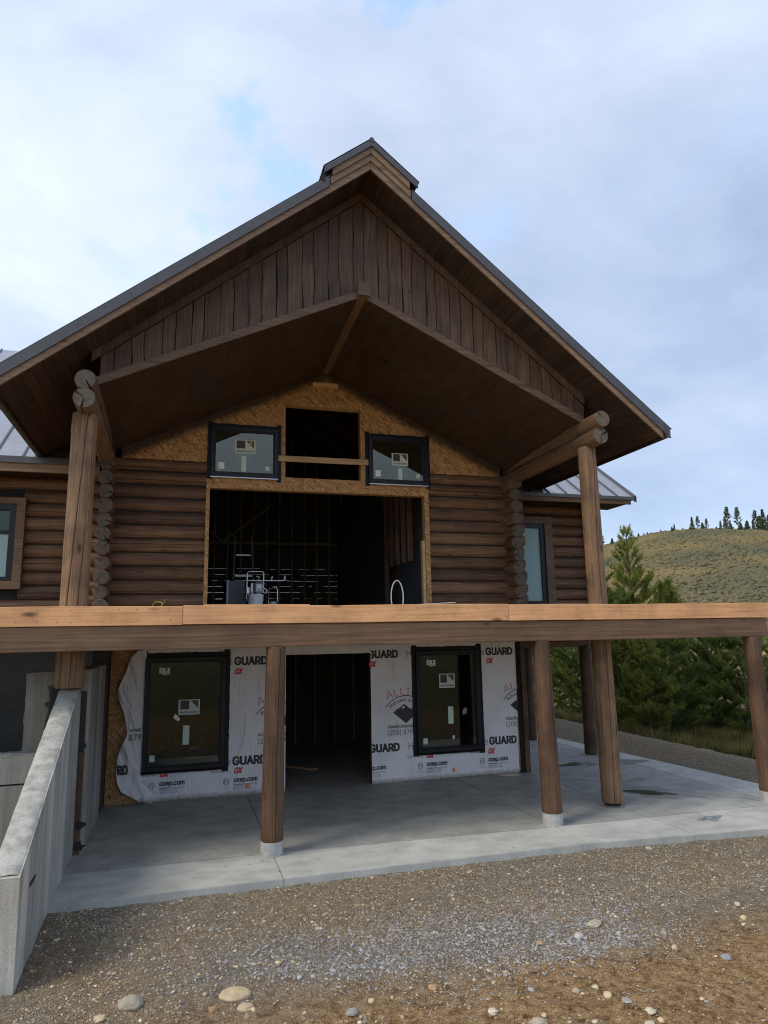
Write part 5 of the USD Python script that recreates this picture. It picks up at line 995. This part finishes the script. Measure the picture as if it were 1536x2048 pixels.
UsdGeom.Scope.Define(stage, '/World/Looks/tree_classes')
def proto(name, trunk, crown, bark='bark', needles='pine_needles'):
    path = f'/World/Looks/tree_classes/{name}'; p = stage.CreateClassPrim(path)
    p.SetTypeName('Xform')
    usdkit.mesh(stage, path + '/trunk', trunk, L + bark, True); usdkit.mesh(stage, path + '/crown', crown, L + needles, False)
    return path
PA = proto('pine_full', *pine(1, 5.0, 1.55, .05, 34, .105, .0095, spire=.8, gap=.06, twig=6.0)); PB = proto('pine_dense', *pine(2, 5.0, 2.0, .03, 30, .115, .0105, spire=.55, droop=.15, gap=.03, twig=6.0), needles='pine_needles_dark'); PC = proto('pine_young', *pine(3, 3.0, 1.1, .05, 36, .10, .009, spire=.75, gap=.08, twig=6.5), needles='pine_needles')
FA = proto('ridge_pine_full', *pine(11, 6.0, 1.35, .06, 8, .30, .05, spire=1.05, blades=5, twig=3.0), needles='far_needles'); FB = proto('ridge_pine_open', *pine(12, 6.0, 1.25, .22, 7, .30, .045, spire=.85, gap=.35, blades=5, twig=3.0), needles='far_needles'); FC = proto('ridge_pine_round', *pine(13, 4.0, 1.35, .04, 8, .32, .05, spire=.9, blades=5, twig=3.0), needles='far_needles')
def trees():
    def at(az, dist): a = math.radians(az); return EYE[0] + math.sin(a) * dist, EYE[1] + math.cos(a) * dist
    near = [(36.0, 25.5, PA, (1.0, 1.0, 1.30), 'tall bright green pine rising above the deck right of the house'), (38.5, 24.5, PC, (1.1, 1.1, 1.5), 'young pine with upright shoots right of the tall bright green pine'),
            (33.2, 25.0, PB, .98, 'dark green pine seen between the two back posts'), (31.0, 26.0, PA, .86, 'pine seen through the gap left of the back posts'), (36.6, 21.0, PC, .92, 'low bushy pine right of the tall roof post under the deck beam'), (38.0, 22.0, PB, .62, 'dark bushy young pine in the middle of the view under the deck'),
            (41.3, 23.0, PB, .66, 'large dark pine left of the right corner post'), (43.2, 22.5, PB, .62, 'dark pine directly behind the right corner post'), (45.6, 23.5, PA, .64, 'pine at the right edge of the view beyond the corner post'), (40.9, 29.0, PA, .56, 'pine standing behind the gap in the trees under the deck'), (34.6, 22.5, PC, 1.15, 'light green pine beside the tall roof post under the deck'), (29.0, 27.5, PB, .8, 'dark pine hidden mostly behind the house corner')]
    for k, (a, d, p, s, lab) in enumerate(near):
        x, y = at(a, d); copy(p, 'pine_tree', (x, y, float(ground_z(x, y)) - .1), k * 71 % 360, s, label=lab, cat='pine tree')
    ridge = [(33.3, 1.1, FA), (34.05, 1.3, FA), (33.0, .8, FB), (34.9, .5, FC), (38.53, .27, FC), (39.52, .62, FA), (39.35, .42, FC), (36.9, .35, FC), (37.3, .42, FB), (37.55, .3, FC), (40.11, .25, FC), (40.8, .95, FA), (41.19, .99, FB), (41.5, .55, FC), (41.8, .86, FB), (40.62, .3, FC), (42.43, .34, FC), (42.74, .68, FA), (43.22, 1.52, FB), (43.05, 1.0, FA), (43.4, .55, FC), (43.92, 1.5, FB), (44.06, .6, FC), (44.49, .68, FC), (44.9, .8, FA), (45.06, 1.4, FB), (45.56, 1.4, FA), (45.35, 1.05, FC), (45.9, 1.1, FA), (46.4, 1.2, FB)]
    place = {0: 'on the far hill left of the tall bright pine'}
    for k, (a, deg, p) in enumerate(ridge):
        part = 'low left end of the hill skyline' if a < 38 else 'middle of the hill skyline' if a < 42 else 'right end of the hill skyline'
        d = CREST - 2 + (k * 37 % 11) - 5; x, y = at(a, d); hgt = deg * math.pi / 180 * d; z = float(hill_z(np.array([a]), np.array([d]))[0])
        copy(p, 'ridge_tree', (x, y, z - .3), k * 53 % 360, hgt / (4.0 if p == FC else 6.0) * 1.2, label={FA: 'distant full pine on the ', FB: 'distant thin open pine on the ', FC: 'distant short bushy tree on the '}[p] + part, cat='tree', group={FA: 'full pines on the ', FB: 'thin pines on the ', FC: 'short trees on the '}[p] + part)
trees()
def tuft(seed, n, r, h, w):
    rng = np.random.default_rng(seed); a = rng.random(n) * 6.28; rr = r * rng.random(n) ** .5 * .35; c = np.c_[rr * np.cos(a), rr * np.sin(a), 0 * a]
    tip = c * 2.6 + np.c_[rng.normal(0, r * .2, (n, 2)), h * rng.uniform(.5, 1.1, n)]; s = np.cross(tip - c, rng.normal(0, 1, (n, 3))); s /= np.linalg.norm(s, axis=1)[:, None]
    v = np.stack([c - s * w, c + s * w, tip], 1).reshape(-1, 3); return trimesh.Trimesh(v, np.arange(len(v)).reshape(-1, 3), process=False)
def mound(seed, h):
    m = trimesh.creation.icosphere(subdivisions=2); v = m.vertices; n = meshkit.fbm(v * 2.2 + seed * 9, 3, seed) - .5
    m.vertices = v * (1 + 1.1 * n)[:, None] * [.8, .8, h] + [0, 0, h * .25]; return m
def ground_cover():
    rng = np.random.default_rng(3); n = 52000
    a = rng.uniform(26, 52, n); d = np.sqrt(rng.uniform(95 ** 2, (CREST + 3) ** 2, n)); x = EYE[0] + np.sin(np.radians(a)) * d; y = EYE[1] + np.cos(np.radians(a)) * d
    z = hill_z(a, d); s = .28 + .62 * rng.random(n) ** 2.0 * (.6 + .8 * meshkit.fbm(np.c_[x * .05, y * .05, 0 * x], 3, 4))
    scatter('/World/sagebrush', [('sage_clump', mound(1, .62), 'sage_cover', True), ('sage_mound', mound(2, .5), 'sage_cover', True), ('dry_clump', tuft(3, 60, .9, .45, .09), 'dry_grass', False)], np.c_[x, y, z - .05], rng.choice([0, 0, 1, 1, 2], n), s, rng, label='grey green sagebrush covering the hillside', cat='sagebrush', kind='stuff')
    n = 5200; x = rng.uniform(8.6, 15, n); y = rng.uniform(-5, 9, n); keep = (x > 8.7 + .5 * rng.random(n)); x, y = x[keep], y[keep]; n = len(x)
    scatter('/World/dry_grass', [('grass_tuft', tuft(5, 26, .22, .30, .008), 'dry_grass', False), ('green_tuft', tuft(6, 22, .2, .26, .009), 'shrub_leaf', False)], np.c_[x, y, ground_z(x, y) - .01], rng.choice([0, 0, 0, 0, 1], n), rng.uniform(.6, 1.3, n), rng, label='dry tan grass at the foot of the pines', cat='grass', kind='stuff')
ground_cover()
